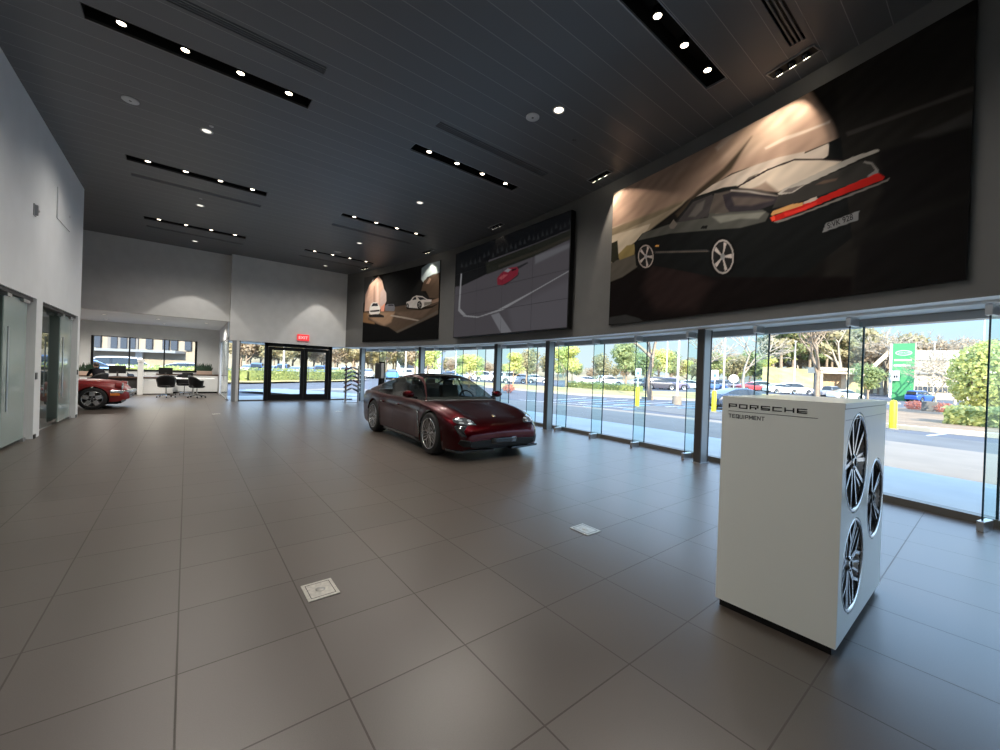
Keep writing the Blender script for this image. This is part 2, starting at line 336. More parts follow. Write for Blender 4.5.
SKY, SUN, EXPO, LAMP = 4.2, 12.0, 0., .47
ART_A=[[[0.34,0.28,0.2],0.05,[[6.131,5.241],[6.259,7.833],[1.638,6.061],[2.392,5.336],[2.89,4.89],[3.321,4.724],[3.634,4.548],[4.155,4.361],[4.604,4.191],[5.317,3.842],[6.056,3.738]]],[[0.5,0.42,0.31],0.12,[[5.964,5.38],[5.163,5.463],[3.442,5.135],[2.988,5.026],[3.327,4.869],[4.175,4.818],[5.278,4.67],[5.935,4.798]]],[[0.62,0.54,0.42],0.05,[[5.94,4.895],[5.288,4.882],[4.176,4.845],[3.429,4.815],[4.17,4.711],[5.273,4.549],[5.926,4.604]]],[[0.22,0.18,0.12],0.03,[[5.926,4.604],[5.124,4.625],[4.169,4.684],[3.479,4.737],[3.635,4.574],[4.162,4.522],[5.117,4.476],[5.916,4.411]]],[[0.55,0.47,0.36],0.03,[[5.915,4.379],[5.192,4.467],[4.284,4.427],[4.344,4.338],[4.604,4.191],[5.244,3.945],[5.888,3.834]]],[[0.36,0.25,0.19],0.08,[[5.71,4.627],[4.87,5.441],[3.332,5.892],[2.524,6.105],[1.745,5.438],[1.476,4.854],[1.366,4.549],[1.326,4.307],[1.944,4.474],[3.429,4.617]]],[[0.46,0.34,0.26],0.2,[[2.95,5.423],[2.513,5.781],[1.981,5.545],[1.679,5.097],[1.959,4.905],[2.48,4.888],[2.934,5.001]]],[[0.56,0.46,0.38],0.03,[[2.275,4.908],[2.0,4.927],[1.727,4.879],[1.476,4.854],[1.475,4.822],[1.763,4.844],[2.019,4.869],[2.252,4.868]]],[[0.5,0.4,0.32],0.05,[[3.053,5.292],[2.794,5.418],[2.362,5.451],[2.101,5.437],[2.36,5.39],[2.739,5.314],[2.996,5.212]]],[[0.06,0.045,0.03],0.08,[[3.742,4.435],[3.321,4.709],[2.89,4.881],[2.467,5.166],[2.751,4.806],[2.975,4.691],[3.365,4.525],[3.681,4.33]]],[[0.02,0.018,0.016],0.1,[[1.416,4.301],[1.384,4.789],[1.415,5.274],[1.183,5.642],[-0.091,5.048],[-0.159,2.233],[1.488,2.475],[1.405,3.945]]],[[0.055,0.05,0.045],0.03,[[1.3,4.607],[0.65,4.532],[0.142,4.483],[0.141,4.428],[0.649,4.491],[1.283,4.549]]],[[0.04,0.038,0.035],0.05,[[0.689,4.219],[0.46,4.237],[0.213,4.26],[0.136,4.241],[0.127,3.91],[0.454,4.052]]],[[0.01,0.009,0.009],0.08,[[0.998,4.207],[0.132,4.09],[0.088,2.388],[1.177,2.58],[1.111,3.306],[0.929,3.71]]],[[0.014,0.013,0.012],0.09,[[1.2,3.335],[0.116,3.46],[0.114,3.4],[0.861,3.227],[1.193,3.108]]],[[0.008,0.006,0.006],0.06,[[6.056,3.738],[4.648,3.643],[3.01,3.156],[1.183,2.78],[1.147,1.618],[5.948,1.548]]],[[0.024,0.015,0.014],0.25,[[4.248,3.613],[3.37,3.372],[3.007,3.063],[3.288,2.639],[4.084,2.736],[4.425,3.214]]],[[0.1,0.09,0.075],0.04,[[5.717,3.801],[5.091,3.911],[4.626,3.918],[4.566,3.654],[4.926,3.528],[5.699,3.423]]],[[0.26,0.2,0.08],0.03,[[5.081,4.014],[4.846,4.154],[4.628,4.131],[4.646,3.923],[5.016,3.894]]],[[0.03,0.03,0.02],0.02,[[5.282,3.924],[5.261,4.307],[5.095,4.323],[5.049,3.96],[5.18,3.872]]],[[0.035,0.035,0.035],0.03,[[5.257,2.575],[5.264,2.725],[4.817,2.737],[4.466,2.628],[4.329,2.522]]],[[0.01,0.011,0.011],0.012,[[4.595,3.688],[4.657,4.15],[4.474,4.294],[4.122,4.314],[3.782,4.297],[3.419,4.569],[3.192,4.649],[2.749,4.739],[2.29,4.694],[1.802,4.581],[1.351,4.576],[1.272,3.875],[1.198,3.263],[1.745,2.898],[2.642,3.082],[3.01,3.156],[3.816,3.468],[4.184,3.599]]],[[0.085,0.085,0.075],0.02,[[4.569,4.182],[4.474,4.294],[3.764,4.286],[3.123,4.166],[3.026,4.529],[2.892,4.477],[2.816,4.144],[2.265,3.992],[2.169,3.897],[2.219,3.805],[2.584,3.826],[3.041,3.936],[3.843,4.112],[4.272,4.155]]],[[0.2,0.2,0.17],0.04,[[3.05,4.155],[2.769,4.092],[2.224,3.945],[2.315,3.878],[2.589,3.97],[2.902,4.002]]],[[0.16,0.15,0.12],0.02,[[2.993,4.182],[2.977,4.496],[2.93,4.478],[2.862,4.16]]],[[0.05,0.05,0.05],0.01,[[4.458,3.933],[3.127,3.636],[3.051,3.579],[4.456,3.888]]],[[0.14,0.11,0.09],0.006,[[4.133,3.852],[3.101,3.606],[3.1,3.592],[4.132,3.836]]],[[0.5,0.42,0.35],0.012,[[3.342,4.603],[3.07,4.684],[2.748,4.716],[2.369,4.706],[2.063,4.668],[1.75,4.592],[1.745,4.447],[2.132,4.528],[2.609,4.496],[2.878,4.57]]],[[0.52,0.45,0.38],0.012,[[2.664,4.652],[2.264,4.597],[1.868,4.56],[1.484,4.566],[1.473,4.523],[1.482,4.404],[1.53,4.391],[1.868,4.544],[2.154,4.559],[2.421,4.547],[2.659,4.513]]],[[0.14,0.12,0.1],0.012,[[2.608,4.483],[2.485,4.56],[2.208,4.563],[1.916,4.528],[2.058,4.515],[2.362,4.507],[2.522,4.426]]],[[0.6,0.51,0.41],0.02,[[2.658,4.5],[2.466,4.518],[2.264,4.585],[1.887,4.531],[1.602,4.41],[1.308,4.255],[1.39,4.247],[1.742,4.208],[2.056,4.173],[2.298,4.301],[2.607,4.45]]],[[0.3,0.22,0.17],0.05,[[2.461,4.371],[2.323,4.375],[2.235,4.397],[2.167,4.31],[2.056,4.173],[2.297,4.277]]],[[0.03,0.02,0.02],0.006,[[2.658,4.495],[2.443,4.533],[2.219,4.57],[1.868,4.553],[1.53,4.391],[1.309,4.271],[1.308,4.247],[1.565,4.387],[1.867,4.526],[2.197,4.543],[2.442,4.503],[2.657,4.47]]],[[0.09,0.075,0.065],0.03,[[3.023,4.517],[2.607,4.45],[2.298,4.301],[1.991,4.068],[2.358,4.091],[2.848,4.142],[3.122,4.236]]],[[0.3,0.27,0.24],0.008,[[2.758,4.485],[2.46,4.351],[1.991,4.073],[2.007,4.056],[2.483,4.336],[2.757,4.459]]],[[0.055,0.05,0.05],0.006,[[3.707,4.288],[3.418,4.554],[3.065,4.534],[3.044,4.489],[3.124,4.18],[3.567,4.243]]],[[0.02,0.02,0.02],0.004,[[3.747,4.281],[3.441,4.582],[3.041,4.553],[3.016,4.525],[3.407,4.53],[3.696,4.285]]],[[0.12,0.11,0.1],0.05,[[3.488,4.301],[3.337,4.467],[3.185,4.482],[3.229,4.333],[3.354,4.257]]],[[0.035,0.03,0.035],0.006,[[2.882,4.446],[2.737,4.443],[2.044,4.103],[1.955,4.018],[2.344,4.012],[2.761,4.134],[2.828,4.237]]],[[0.1,0.08,0.07],0.05,[[2.734,4.358],[2.351,4.211],[2.116,4.08],[2.428,4.114],[2.684,4.208]]],[[0.16,0.14,0.12],0.006,[[3.879,4.261],[3.784,4.348],[3.7,4.236],[3.765,4.175],[3.847,4.2]]],[[0.01,0.01,0.01],0.004,[[3.252,4.019],[3.218,4.056],[3.118,4.034],[3.14,3.985]]],[[0.7,0.35,0.1],0.004,[[4.162,3.955],[4.151,3.979],[4.07,3.963],[4.081,3.934]]],[[0.045,0.042,0.038],0.02,[[2.133,3.962],[2.054,4.116],[1.134,4.175],[1.028,4.108],[0.967,3.982],[0.98,3.941],[1.55,3.916],[1.926,3.932]]],[[0.42,0.38,0.33],0.006,[[2.066,4.15],[1.995,4.187],[1.596,4.229],[1.229,4.264],[0.989,4.239],[0.971,4.208],[1.165,4.199],[1.739,4.131],[1.872,4.083],[2.044,4.123]]],[[0.15,0.13,0.12],0.006,[[2.01,4.143],[1.934,4.166],[1.739,4.142],[1.777,4.132],[1.892,4.1]]],[[0.24,0.22,0.2],0.008,[[1.111,4.158],[1.035,4.102],[0.976,3.986],[0.969,3.941],[1.067,3.942],[1.075,3.965],[1.003,3.998],[1.042,4.083],[1.118,4.142]]],[[0.12,0.08,0.06],0.02,[[1.609,4.087],[1.521,4.102],[1.367,4.066],[1.383,4.042],[1.52,4.06]]],[[0.52,0.02,0.015],0.006,[[2.156,3.837],[1.984,3.859],[1.585,3.888],[1.219,3.931],[0.981,3.954],[0.915,3.88],[0.935,3.852],[1.376,3.831],[1.727,3.787],[2.094,3.761]]],[[0.75,0.04,0.03],0.01,[[1.973,3.837],[1.766,3.829],[1.583,3.856],[1.582,3.814],[1.765,3.789],[1.965,3.789]]],[[0.8,0.07,0.03],0.008,[[2.154,3.836],[2.098,3.858],[2.084,3.785],[2.126,3.776]]],[[0.62,0.33,0.12],0.006,[[2.147,3.88],[2.121,3.924],[1.866,3.927],[1.741,3.901],[1.745,3.864],[1.984,3.868],[2.129,3.858]]],[[0.5,0.4,0.33],0.006,[[1.746,3.882],[1.731,3.907],[1.595,3.924],[1.576,3.885],[1.656,3.869]]],[[0.2,0.18,0.16],0.005,[[2.115,3.763],[1.727,3.767],[1.376,3.802],[0.935,3.837],[0.873,3.85],[0.886,3.819],[1.375,3.774],[1.726,3.745],[2.041,3.725]]],[[0.24,0.24,0.24],0.005,[[1.508,3.423],[1.477,3.531],[1.138,3.572],[1.15,3.462]]],[[0.008,0.008,0.008],0.02,[[4.154,3.768],[4.166,3.669],[4.209,3.592],[4.277,3.549],[4.361,3.545],[4.449,3.584],[4.526,3.66],[4.58,3.762],[4.603,3.874],[4.59,3.977],[4.544,4.055],[4.472,4.096],[4.386,4.094],[4.299,4.051],[4.226,3.973],[4.175,3.874]]],[[0.42,0.36,0.33],0.006,[[4.186,3.775],[4.196,3.692],[4.231,3.627],[4.288,3.591],[4.357,3.588],[4.428,3.621],[4.492,3.684],[4.536,3.769],[4.555,3.862],[4.544,3.949],[4.507,4.015],[4.448,4.05],[4.377,4.049],[4.306,4.013],[4.245,3.948],[4.203,3.865]]],[[0.02,0.02,0.02],0.006,[[4.207,3.78],[4.216,3.705],[4.247,3.647],[4.297,3.613],[4.358,3.611],[4.421,3.64],[4.476,3.697],[4.516,3.773],[4.532,3.857],[4.523,3.935],[4.49,3.994],[4.438,4.026],[4.376,4.026],[4.314,3.994],[4.26,3.936],[4.223,3.861]]],[[0.5,0.43,0.4],0.006,[[4.367,3.844],[4.342,4.003],[4.298,3.97],[4.354,3.835]]],[[0.5,0.43,0.4],0.006,[[4.348,3.821],[4.217,3.801],[4.217,3.742],[4.348,3.804]]],[[0.5,0.43,0.4],0.006,[[4.354,3.794],[4.298,3.624],[4.342,3.618],[4.367,3.792]]],[[0.5,0.43,0.4],0.006,[[4.379,3.8],[4.478,3.713],[4.506,3.77],[4.387,3.817]]],[[0.5,0.43,0.4],0.006,[[4.387,3.832],[4.506,3.951],[4.478,3.991],[4.379,3.843]]],[[0.3,0.3,0.3],0.01,[[4.328,3.809],[4.33,3.791],[4.338,3.777],[4.35,3.769],[4.365,3.769],[4.38,3.776],[4.393,3.79],[4.403,3.808],[4.407,3.827],[4.404,3.846],[4.397,3.86],[4.384,3.867],[4.369,3.867],[4.354,3.86],[4.341,3.846],[4.331,3.828]]],[[0.008,0.008,0.008],0.02,[[2.619,3.39],[2.631,3.273],[2.675,3.181],[2.744,3.127],[2.831,3.12],[2.921,3.163],[3.001,3.251],[3.058,3.371],[3.082,3.504],[3.069,3.628],[3.02,3.722],[2.945,3.773],[2.856,3.772],[2.767,3.721],[2.692,3.631],[2.64,3.515]]],[[0.45,0.4,0.37],0.006,[[2.663,3.4],[2.672,3.299],[2.707,3.219],[2.763,3.171],[2.833,3.165],[2.905,3.201],[2.969,3.276],[3.014,3.378],[3.033,3.492],[3.023,3.598],[2.985,3.68],[2.925,3.725],[2.854,3.726],[2.783,3.685],[2.722,3.608],[2.68,3.509]]],[[0.02,0.02,0.02],0.006,[[2.684,3.406],[2.692,3.314],[2.723,3.242],[2.773,3.199],[2.834,3.193],[2.897,3.225],[2.953,3.293],[2.993,3.384],[3.01,3.486],[3.001,3.582],[2.967,3.656],[2.915,3.696],[2.853,3.698],[2.79,3.661],[2.737,3.593],[2.699,3.503]]],[[0.55,0.48,0.44],0.006,[[2.846,3.477],[2.834,3.675],[2.789,3.643],[2.833,3.468]]],[[0.55,0.48,0.44],0.006,[[2.825,3.452],[2.697,3.454],[2.692,3.383],[2.823,3.431]]],[[0.55,0.48,0.44],0.006,[[2.829,3.418],[2.761,3.223],[2.803,3.207],[2.842,3.414]]],[[0.55,0.48,0.44],0.006,[[2.853,3.421],[2.942,3.295],[2.975,3.36],[2.862,3.44]]],[[0.55,0.48,0.44],0.006,[[2.864,3.458],[2.99,3.581],[2.965,3.636],[2.857,3.473]]],[[0.3,0.3,0.3],0.01,[[2.807,3.436],[2.809,3.416],[2.816,3.4],[2.827,3.392],[2.841,3.391],[2.856,3.398],[2.868,3.413],[2.877,3.433],[2.881,3.454],[2.879,3.475],[2.871,3.49],[2.86,3.499],[2.845,3.5],[2.831,3.492],[2.819,3.477],[2.81,3.457]]]]
ART_B=[[[0.12,0.11,0.125],0.02,[[12.567,7.87],[5.736,5.589],[5.573,1.931],[12.172,2.022]]],[[0.15,0.14,0.16],0.25,[[8.598,3.265],[6.26,3.741],[6.196,2.388],[8.311,2.496]]],[[0.007,0.008,0.01],0.03,[[11.756,5.303],[11.787,5.769],[5.999,5.458],[5.976,4.933],[7.602,4.838],[9.57,4.792],[9.595,4.405],[10.981,4.236],[11.691,4.308]]],[[0.022,0.024,0.018],0.03,[[9.71,4.744],[7.601,4.823],[5.975,4.924],[5.966,4.724],[7.585,4.509],[9.641,4.384]]],[[0.045,0.04,0.03],0.03,[[9.1,4.571],[7.592,4.651],[5.969,4.791],[5.965,4.702],[7.588,4.57],[9.096,4.486]]],[[0.2,0.2,0.22],0.08,[[7.585,4.509],[6.299,4.583],[6.295,4.492],[7.575,4.307]]],[[0.42,0.42,0.44],0.015,[[9.115,3.263],[7.54,3.633],[6.27,3.968],[6.269,3.946],[7.539,3.603],[8.851,3.237],[10.058,3.127],[10.806,3.234],[11.136,3.454],[11.064,4.658],[10.984,4.644],[11.026,3.518],[10.643,3.257],[9.979,3.161]]],[[0.3,0.3,0.33],0.03,[[9.363,3.146],[9.005,3.186],[8.354,2.541],[8.829,2.545]]],[[0.03,0.03,0.035],0.02,[[8.292,4.36],[7.872,4.415],[7.833,4.377],[8.249,4.289]]],[[0.04,0.03,0.035],0.03,[[8.761,3.935],[8.223,4.106],[8.18,4.172],[8.245,4.215],[8.894,4.01]]],[[0.3,0.022,0.045],0.012,[[9.112,3.999],[9.141,4.188],[8.98,4.299],[8.66,4.396],[8.292,4.365],[8.217,4.283],[8.241,4.141],[8.557,4.023],[8.89,3.949]]],[[0.5,0.1,0.12],0.02,[[9.078,4.177],[8.864,4.252],[8.65,4.216],[8.917,4.113]]],[[0.35,0.33,0.36],0.012,[[8.826,4.339],[8.677,4.388],[8.508,4.336],[8.654,4.276]]],[[0.02,0.005,0.01],0.01,[[8.508,4.325],[8.291,4.328],[8.328,4.282],[8.489,4.279]]],[[0.03,0.033,0.036],0.03,[[11.087,4.847],[11.031,5.038],[10.929,4.843]]],[[0.03,0.033,0.036],0.03,[[10.825,4.812],[10.77,5.0],[10.671,4.808]]],[[0.03,0.033,0.036],0.03,[[10.575,4.849],[10.522,5.034],[10.426,4.845]]],[[0.03,0.033,0.036],0.03,[[10.328,4.825],[10.277,5.008],[10.184,4.822]]],[[0.03,0.033,0.036],0.03,[[10.091,4.833],[10.042,5.013],[9.951,4.829]]],[[0.03,0.033,0.036],0.03,[[9.866,4.923],[9.818,5.1],[9.73,4.919]]],[[0.03,0.033,0.036],0.03,[[9.643,4.939],[9.596,5.114],[9.511,4.935]]],[[0.03,0.033,0.036],0.03,[[9.42,4.834],[9.374,5.006],[9.291,4.831]]],[[0.03,0.033,0.036],0.03,[[9.213,4.923],[9.169,5.093],[9.088,4.919]]],[[0.03,0.033,0.036],0.03,[[9.008,4.935],[8.965,5.102],[8.887,4.931]]],[[0.03,0.033,0.036],0.03,[[8.803,4.842],[8.761,5.008],[8.685,4.839]]],[[0.03,0.033,0.036],0.03,[[8.613,4.921],[8.572,5.083],[8.497,4.917]]],[[0.03,0.033,0.036],0.03,[[8.421,4.882],[8.381,5.043],[8.309,4.878]]],[[0.03,0.033,0.036],0.03,[[8.239,4.936],[8.201,5.095],[8.13,4.932]]],[[0.03,0.033,0.036],0.03,[[8.059,4.924],[8.021,5.08],[7.953,4.92]]],[[0.03,0.033,0.036],0.03,[[7.887,4.992],[7.851,5.147],[7.784,4.988]]],[[0.03,0.033,0.036],0.03,[[7.714,4.94],[7.678,5.093],[7.613,4.936]]],[[0.03,0.033,0.036],0.03,[[7.546,4.919],[7.512,5.07],[7.448,4.916]]],[[0.03,0.033,0.036],0.03,[[7.386,4.968],[7.352,5.117],[7.29,4.964]]],[[0.03,0.033,0.036],0.03,[[7.227,4.95],[7.194,5.097],[7.133,4.946]]],[[0.03,0.033,0.036],0.03,[[7.073,4.965],[7.041,5.11],[6.981,4.961]]],[[0.03,0.033,0.036],0.03,[[6.926,5.042],[6.894,5.185],[6.836,5.038]]],[[0.03,0.033,0.036],0.03,[[6.775,4.969],[6.744,5.111],[6.687,4.965]]],[[0.03,0.033,0.036],0.03,[[6.632,4.994],[6.602,5.135],[6.546,4.99]]],[[0.03,0.033,0.036],0.03,[[6.493,5.033],[6.463,5.171],[6.409,5.029]]],[[0.03,0.033,0.036],0.03,[[6.357,5.069],[6.328,5.205],[6.275,5.064]]]]
ART_C=[[[0.1,0.1,0.1],0.04,[[17.327,5.168],[17.338,5.378],[16.622,5.421],[16.561,5.035],[17.02,4.673],[17.159,4.272],[17.28,4.281]]],[[0.6,0.4,0.31],0.05,[[17.116,3.907],[17.09,4.627],[16.839,5.014],[16.528,5.157],[16.261,5.327],[16.012,5.098],[15.876,4.761],[15.831,3.92]]],[[0.4,0.25,0.2],0.05,[[16.547,4.022],[16.556,4.933],[16.478,4.95],[16.427,4.013]]],[[0.75,0.56,0.46],0.05,[[16.359,4.209],[16.365,5.063],[16.247,5.075],[16.184,4.195]]],[[0.55,0.42,0.38],0.04,[[16.115,4.09],[16.089,4.635],[15.893,4.773],[15.693,4.546],[15.677,4.251],[15.836,4.019]]],[[0.02,0.02,0.02],0.05,[[15.666,4.054],[15.729,4.648],[15.982,5.267],[13.499,5.475],[13.438,4.399],[12.99,4.085],[13.997,3.914],[15.132,3.939]]],[[0.1,0.07,0.05],0.04,[[17.258,3.864],[15.133,3.954],[14.373,3.97],[12.291,4.053],[12.259,3.503],[14.923,2.925],[15.79,3.179],[16.514,3.413],[17.247,3.656]]],[[0.34,0.22,0.14],0.15,[[17.095,3.802],[15.745,3.791],[15.122,3.747],[15.332,3.351],[15.793,3.228],[16.518,3.489]]],[[0.16,0.11,0.08],0.12,[[15.043,3.717],[13.692,3.73],[12.828,3.722],[13.383,3.416],[14.416,3.393]]],[[0.4,0.34,0.28],0.012,[[15.348,3.652],[14.422,3.5],[13.449,3.309],[13.52,3.274],[14.571,3.459],[15.423,3.608]]],[[0.12,0.1,0.08],0.05,[[12.262,3.546],[14.921,2.901],[15.078,2.955],[13.38,3.371],[12.269,3.672]]],[[0.25,0.14,0.07],0.08,[[17.258,3.864],[16.936,3.844],[16.84,3.531],[16.434,3.409],[16.344,3.204],[16.826,3.275],[17.237,3.448]]],[[0.008,0.008,0.008],0.06,[[17.237,3.448],[16.43,3.333],[15.477,3.165],[14.843,2.875],[12.259,3.503],[12.197,2.409],[17.187,2.514]]],[[0.45,0.56,0.6],0.05,[[13.536,4.856],[13.522,5.256],[13.134,5.371],[12.364,5.349],[12.34,4.923],[12.826,4.932],[13.177,4.874],[13.383,4.703]]],[[0.1,0.07,0.05],0.04,[[13.511,4.407],[13.372,4.768],[12.895,4.907],[12.341,4.944],[12.288,4.011],[12.99,4.085],[13.22,4.373]]],[[0.35,0.24,0.18],0.03,[[13.235,4.639],[13.032,4.831],[12.923,4.773],[13.056,4.616]]],[[0.28,0.18,0.13],0.03,[[12.878,3.987],[12.291,4.053],[12.283,3.926],[12.837,3.875]]],[[0.02,0.02,0.02],0.03,[[16.851,3.736],[16.136,3.743],[15.816,3.648],[15.812,3.574],[16.765,3.629]]],[[0.75,0.72,0.68],0.008,[[16.791,3.809],[16.787,4.039],[16.676,4.209],[16.52,4.257],[16.28,4.223],[16.112,4.04],[16.083,3.789],[16.175,3.735],[16.692,3.752]]],[[0.03,0.03,0.04],0.006,[[16.67,4.091],[16.573,4.216],[16.271,4.192],[16.217,4.073]]],[[0.04,0.04,0.04],0.006,[[16.749,3.924],[16.121,3.916],[16.117,3.841],[16.729,3.851]]],[[0.75,0.3,0.2],0.015,[[16.046,3.836],[15.994,4.031],[15.765,4.16],[15.825,3.821]]],[[0.16,0.16,0.18],0.012,[[15.748,3.84],[15.79,4.04],[15.622,4.1],[15.201,4.074],[15.116,3.914],[15.155,3.783]]],[[0.04,0.04,0.05],0.008,[[15.586,4.024],[15.527,4.082],[15.231,4.058],[15.197,3.997]]],[[0.02,0.015,0.01],0.03,[[14.367,3.854],[12.832,3.788],[12.417,3.855],[12.828,3.722],[13.544,3.695],[14.364,3.807]]],[[0.72,0.68,0.64],0.008,[[14.407,3.894],[14.394,4.079],[14.157,4.112],[14.014,4.226],[13.796,4.272],[13.427,4.206],[13.131,4.065],[12.873,4.021],[12.865,3.877],[13.296,3.808],[13.511,3.755],[14.254,3.854]]],[[0.03,0.03,0.04],0.006,[[14.053,4.121],[13.918,4.217],[13.807,4.219],[13.787,4.113]]],[[0.03,0.03,0.04],0.006,[[13.733,4.207],[13.425,4.166],[13.189,4.062],[13.565,4.073]]],[[0.25,0.23,0.2],0.01,[[13.305,3.963],[12.869,3.951],[12.865,3.877],[13.298,3.83]]],[[0.02,0.02,0.02],0.01,[[14.235,3.917],[14.239,3.878],[14.256,3.847],[14.281,3.827],[14.312,3.822],[14.345,3.832],[14.373,3.856],[14.393,3.891],[14.401,3.931],[14.397,3.97],[14.381,4.001],[14.355,4.021],[14.324,4.026],[14.292,4.016],[14.264,3.991],[14.244,3.956]]],[[0.02,0.02,0.02],0.01,[[13.438,3.883],[13.446,3.827],[13.475,3.782],[13.52,3.754],[13.576,3.747],[13.632,3.763],[13.682,3.8],[13.717,3.851],[13.731,3.909],[13.723,3.965],[13.694,4.011],[13.648,4.038],[13.592,4.044],[13.536,4.028],[13.486,3.991],[13.452,3.94]]],[[0.5,0.47,0.44],0.006,[[13.572,3.899],[13.487,3.904],[13.486,3.87],[13.571,3.89]]],[[0.5,0.47,0.44],0.006,[[13.575,3.883],[13.534,3.794],[13.562,3.786],[13.584,3.881]]],[[0.5,0.47,0.44],0.006,[[13.591,3.884],[13.65,3.825],[13.669,3.854],[13.596,3.893]]],[[0.5,0.47,0.44],0.006,[[13.597,3.901],[13.675,3.954],[13.659,3.979],[13.592,3.908]]],[[0.5,0.47,0.44],0.006,[[13.585,3.91],[13.574,4.002],[13.545,3.989],[13.577,3.907]]],[[0.4,0.4,0.4],0.01,[[14.28,3.921],[14.282,3.9],[14.289,3.882],[14.301,3.871],[14.315,3.868],[14.33,3.873],[14.343,3.887],[14.352,3.905],[14.356,3.927],[14.354,3.948],[14.347,3.966],[14.335,3.977],[14.321,3.98],[14.307,3.974],[14.294,3.961],[14.285,3.942]]]]

# ================================================================== THE ROOM
YB, YD = -7.0, 18.4        # back of the room behind the viewer, door wall
def arcpts(r, y0, y1, n=40):
    a0, a1 = math.asin((y0-CY)/r), math.asin((y1-CY)/r)
    return [arct(a0+(a1-a0)*i/n, r) for i in range(n+1)]
b = MB(); b.prism([(-8, YB)]+arcpts(31.75, YB, 18.6)+[(1.3, 18.6), (1.3, 24.4), (-8, 24.4)], -.2, 0, 'floor')
struct(b.build('floor'))

# ceiling with real openings for the light troughs and air slots
TROUGH = [(x0, x1, y, y+.29) for y in (2.48, 6.85, 11.22, 15.58) for x0, x1 in ((-1.1, 1.45), (3.22, 5.79))]
VENT = [(x0, x1, y, y+.20) for y in (1.58, 5.97, 12.22, 16.54) for x0, x1 in ((-1.1, 1.45), (3.24, 5.82))]
def spot_pose(y):   # wall-washer pockets follow the curved wall
    r = RW-.42; x, _ = arc(y, r); th = math.asin((y-CY)/r); return x, th
holes = TROUGH+VENT
xs = sorted({-8., 9.} | {h[0] for h in holes} | {h[1] for h in holes}); ys = sorted({YB, 19.} | {h[2] for h in holes} | {h[3] for h in holes})
b = MB()
for i in range(len(xs)-1):
    for j in range(len(ys)-1):
        cx, cy = (xs[i]+xs[i+1])/2, (ys[j]+ys[j+1])/2
        if any(h[0] < cx < h[1] and h[2] < cy < h[3] for h in holes): continue
        b.add([(xs[i], ys[j], H), (xs[i+1], ys[j], H), (xs[i+1], ys[j+1], H), (xs[i], ys[j+1], H)], [(3, 2, 1, 0)], 'ceiling')
struct(b.build('ceiling', weld=False))
b = MB(); b.prism([(-9, YB-1)]+arcpts(32.0, YB-5, 19.0)+[(-9, 19.0)], H+.42, H+.62, 'wall_grey'); struct(b.build('roof_slab'))

def arc_wall(name, r0, r1, y0, y1, z0, z1, m, n=48, bottom=None):
    b = MB(); I = arcpts(r0, y0, y1, n); O = arcpts(r1, y0, y1, n)
    V = []
    for p, q in zip(I, O): V += [(*p, z0), (*p, z1), (*q, z0), (*q, z1)]
    fi = []; fo = []; fb = []; ft = []
    for k in range(n):
        a = 4*k; c = a+4
        fi.append((a, a+1, c+1, c)); fo.append((a+2, c+2, c+3, a+3)); fb.append((a, c, c+2, a+2)); ft.append((a+1, a+3, c+3, c+1))
    b.add(V, fi, m); b.add(V, fo+ft, m); b.add(V, fb, bottom or m)
    b.add(V, [(0, 2, 3, 1), (4*n, 4*n+1, 4*n+3, 4*n+2)], m)
    return b.build(name, fixn=True)
struct(arc_wall('wall_right', RW, RW+.25, YB, YD+.25, 2.37, H+.42, 'wall_charcoal', bottom='soffit'))
struct(arc_wall('trim_soffit', RW+.25, RG+.25, YB, YD+.2, 2.34, 2.44, 'soffit'))
struct(arc_wall('trim_header', RG-.05, RG+.12, YB, YD, 2.24, 2.345, 'steel_grey'))
struct(arc_wall('trim_sill', RG-.05, RG+.10, YB, YD, 0, .085, 'sill'))
# window panes, one per bay
th0 = -.1917-.0381*2
ths = [th0+.0381*k for k in range(-6, 16)]
def pane(name, p, q, z0, z1, m='glass_clear', t=.0):
    b = MB(); b.add([(*p, z0), (*q, z0), (*q, z1), (*p, z1)], [(0, 1, 2, 3)], m); return b.build(name)
for i in range(len(ths)-1):
    a, c = ths[i], ths[i+1]
    if CY+RG*math.sin(c) > YD+.05: c = math.asin((YD-CY)/RG)
    if c <= a: continue
    struct(pane('window_%d' % (i+1), arct(a, RG), arct(c, RG), .08, 2.25))
# glass fins with steel clamps at each joint
def make_fin(th):
    p, q = arct(th, RG-.02), arct(th, RG-.36); e = Vector((-math.sin(th), math.cos(th), 0))
    r = Vector((math.cos(th), math.sin(th), 0))
    t = thing('glass_fin', 'x', 'glass fin', (*q, 0))
    def L(o): o.parent = t; o.location = (-q[0], -q[1], 0); return o
    b = MB(); b.add([(*p, .06), (*q, .06), (*q, 2.3), (*p, 2.3)], [(0, 1, 2, 3)], 'glass_fin'); L(b.build('fin_blade'))
    b = MB()
    for pt, w in ((q, .007), (arct(th, RG-.005), .011)):
        b.obox((*pt, 1.18), r*w*.6, e*w, (0, 0, 1.12), 'glass_edge')
    L(b.build('polished_edge'))
    for z in (.055, 2.28):
        c = arct(th, RG-.30); b = MB(); b.obox((*c, z), r*.11, e*.028, (0, 0, .055), 'steel'); L(b.build('clamp', bevel=.006))
    return t
names = ['nearest the white display box at the photo edge', 'directly behind the right side of the white display box', 'just right of the nearest steel column, beside the display box', 'just left of the nearest steel column', 'second to the left of the nearest steel column', 'third to the left of the nearest steel column', 'between the yellow bollard view and the second column, close to that column', 'just left of the second steel column beside the dark red car', 'behind the bonnet of the dark red car', 'next to the third steel column behind the dark red car', 'behind the rear window of the dark red car', 'fourth beyond the second column, seen over the car roof', 'fifth beyond the second column, seen over the car roof', 'right of the black charging post', 'left of the black charging post beside the brochure rack']
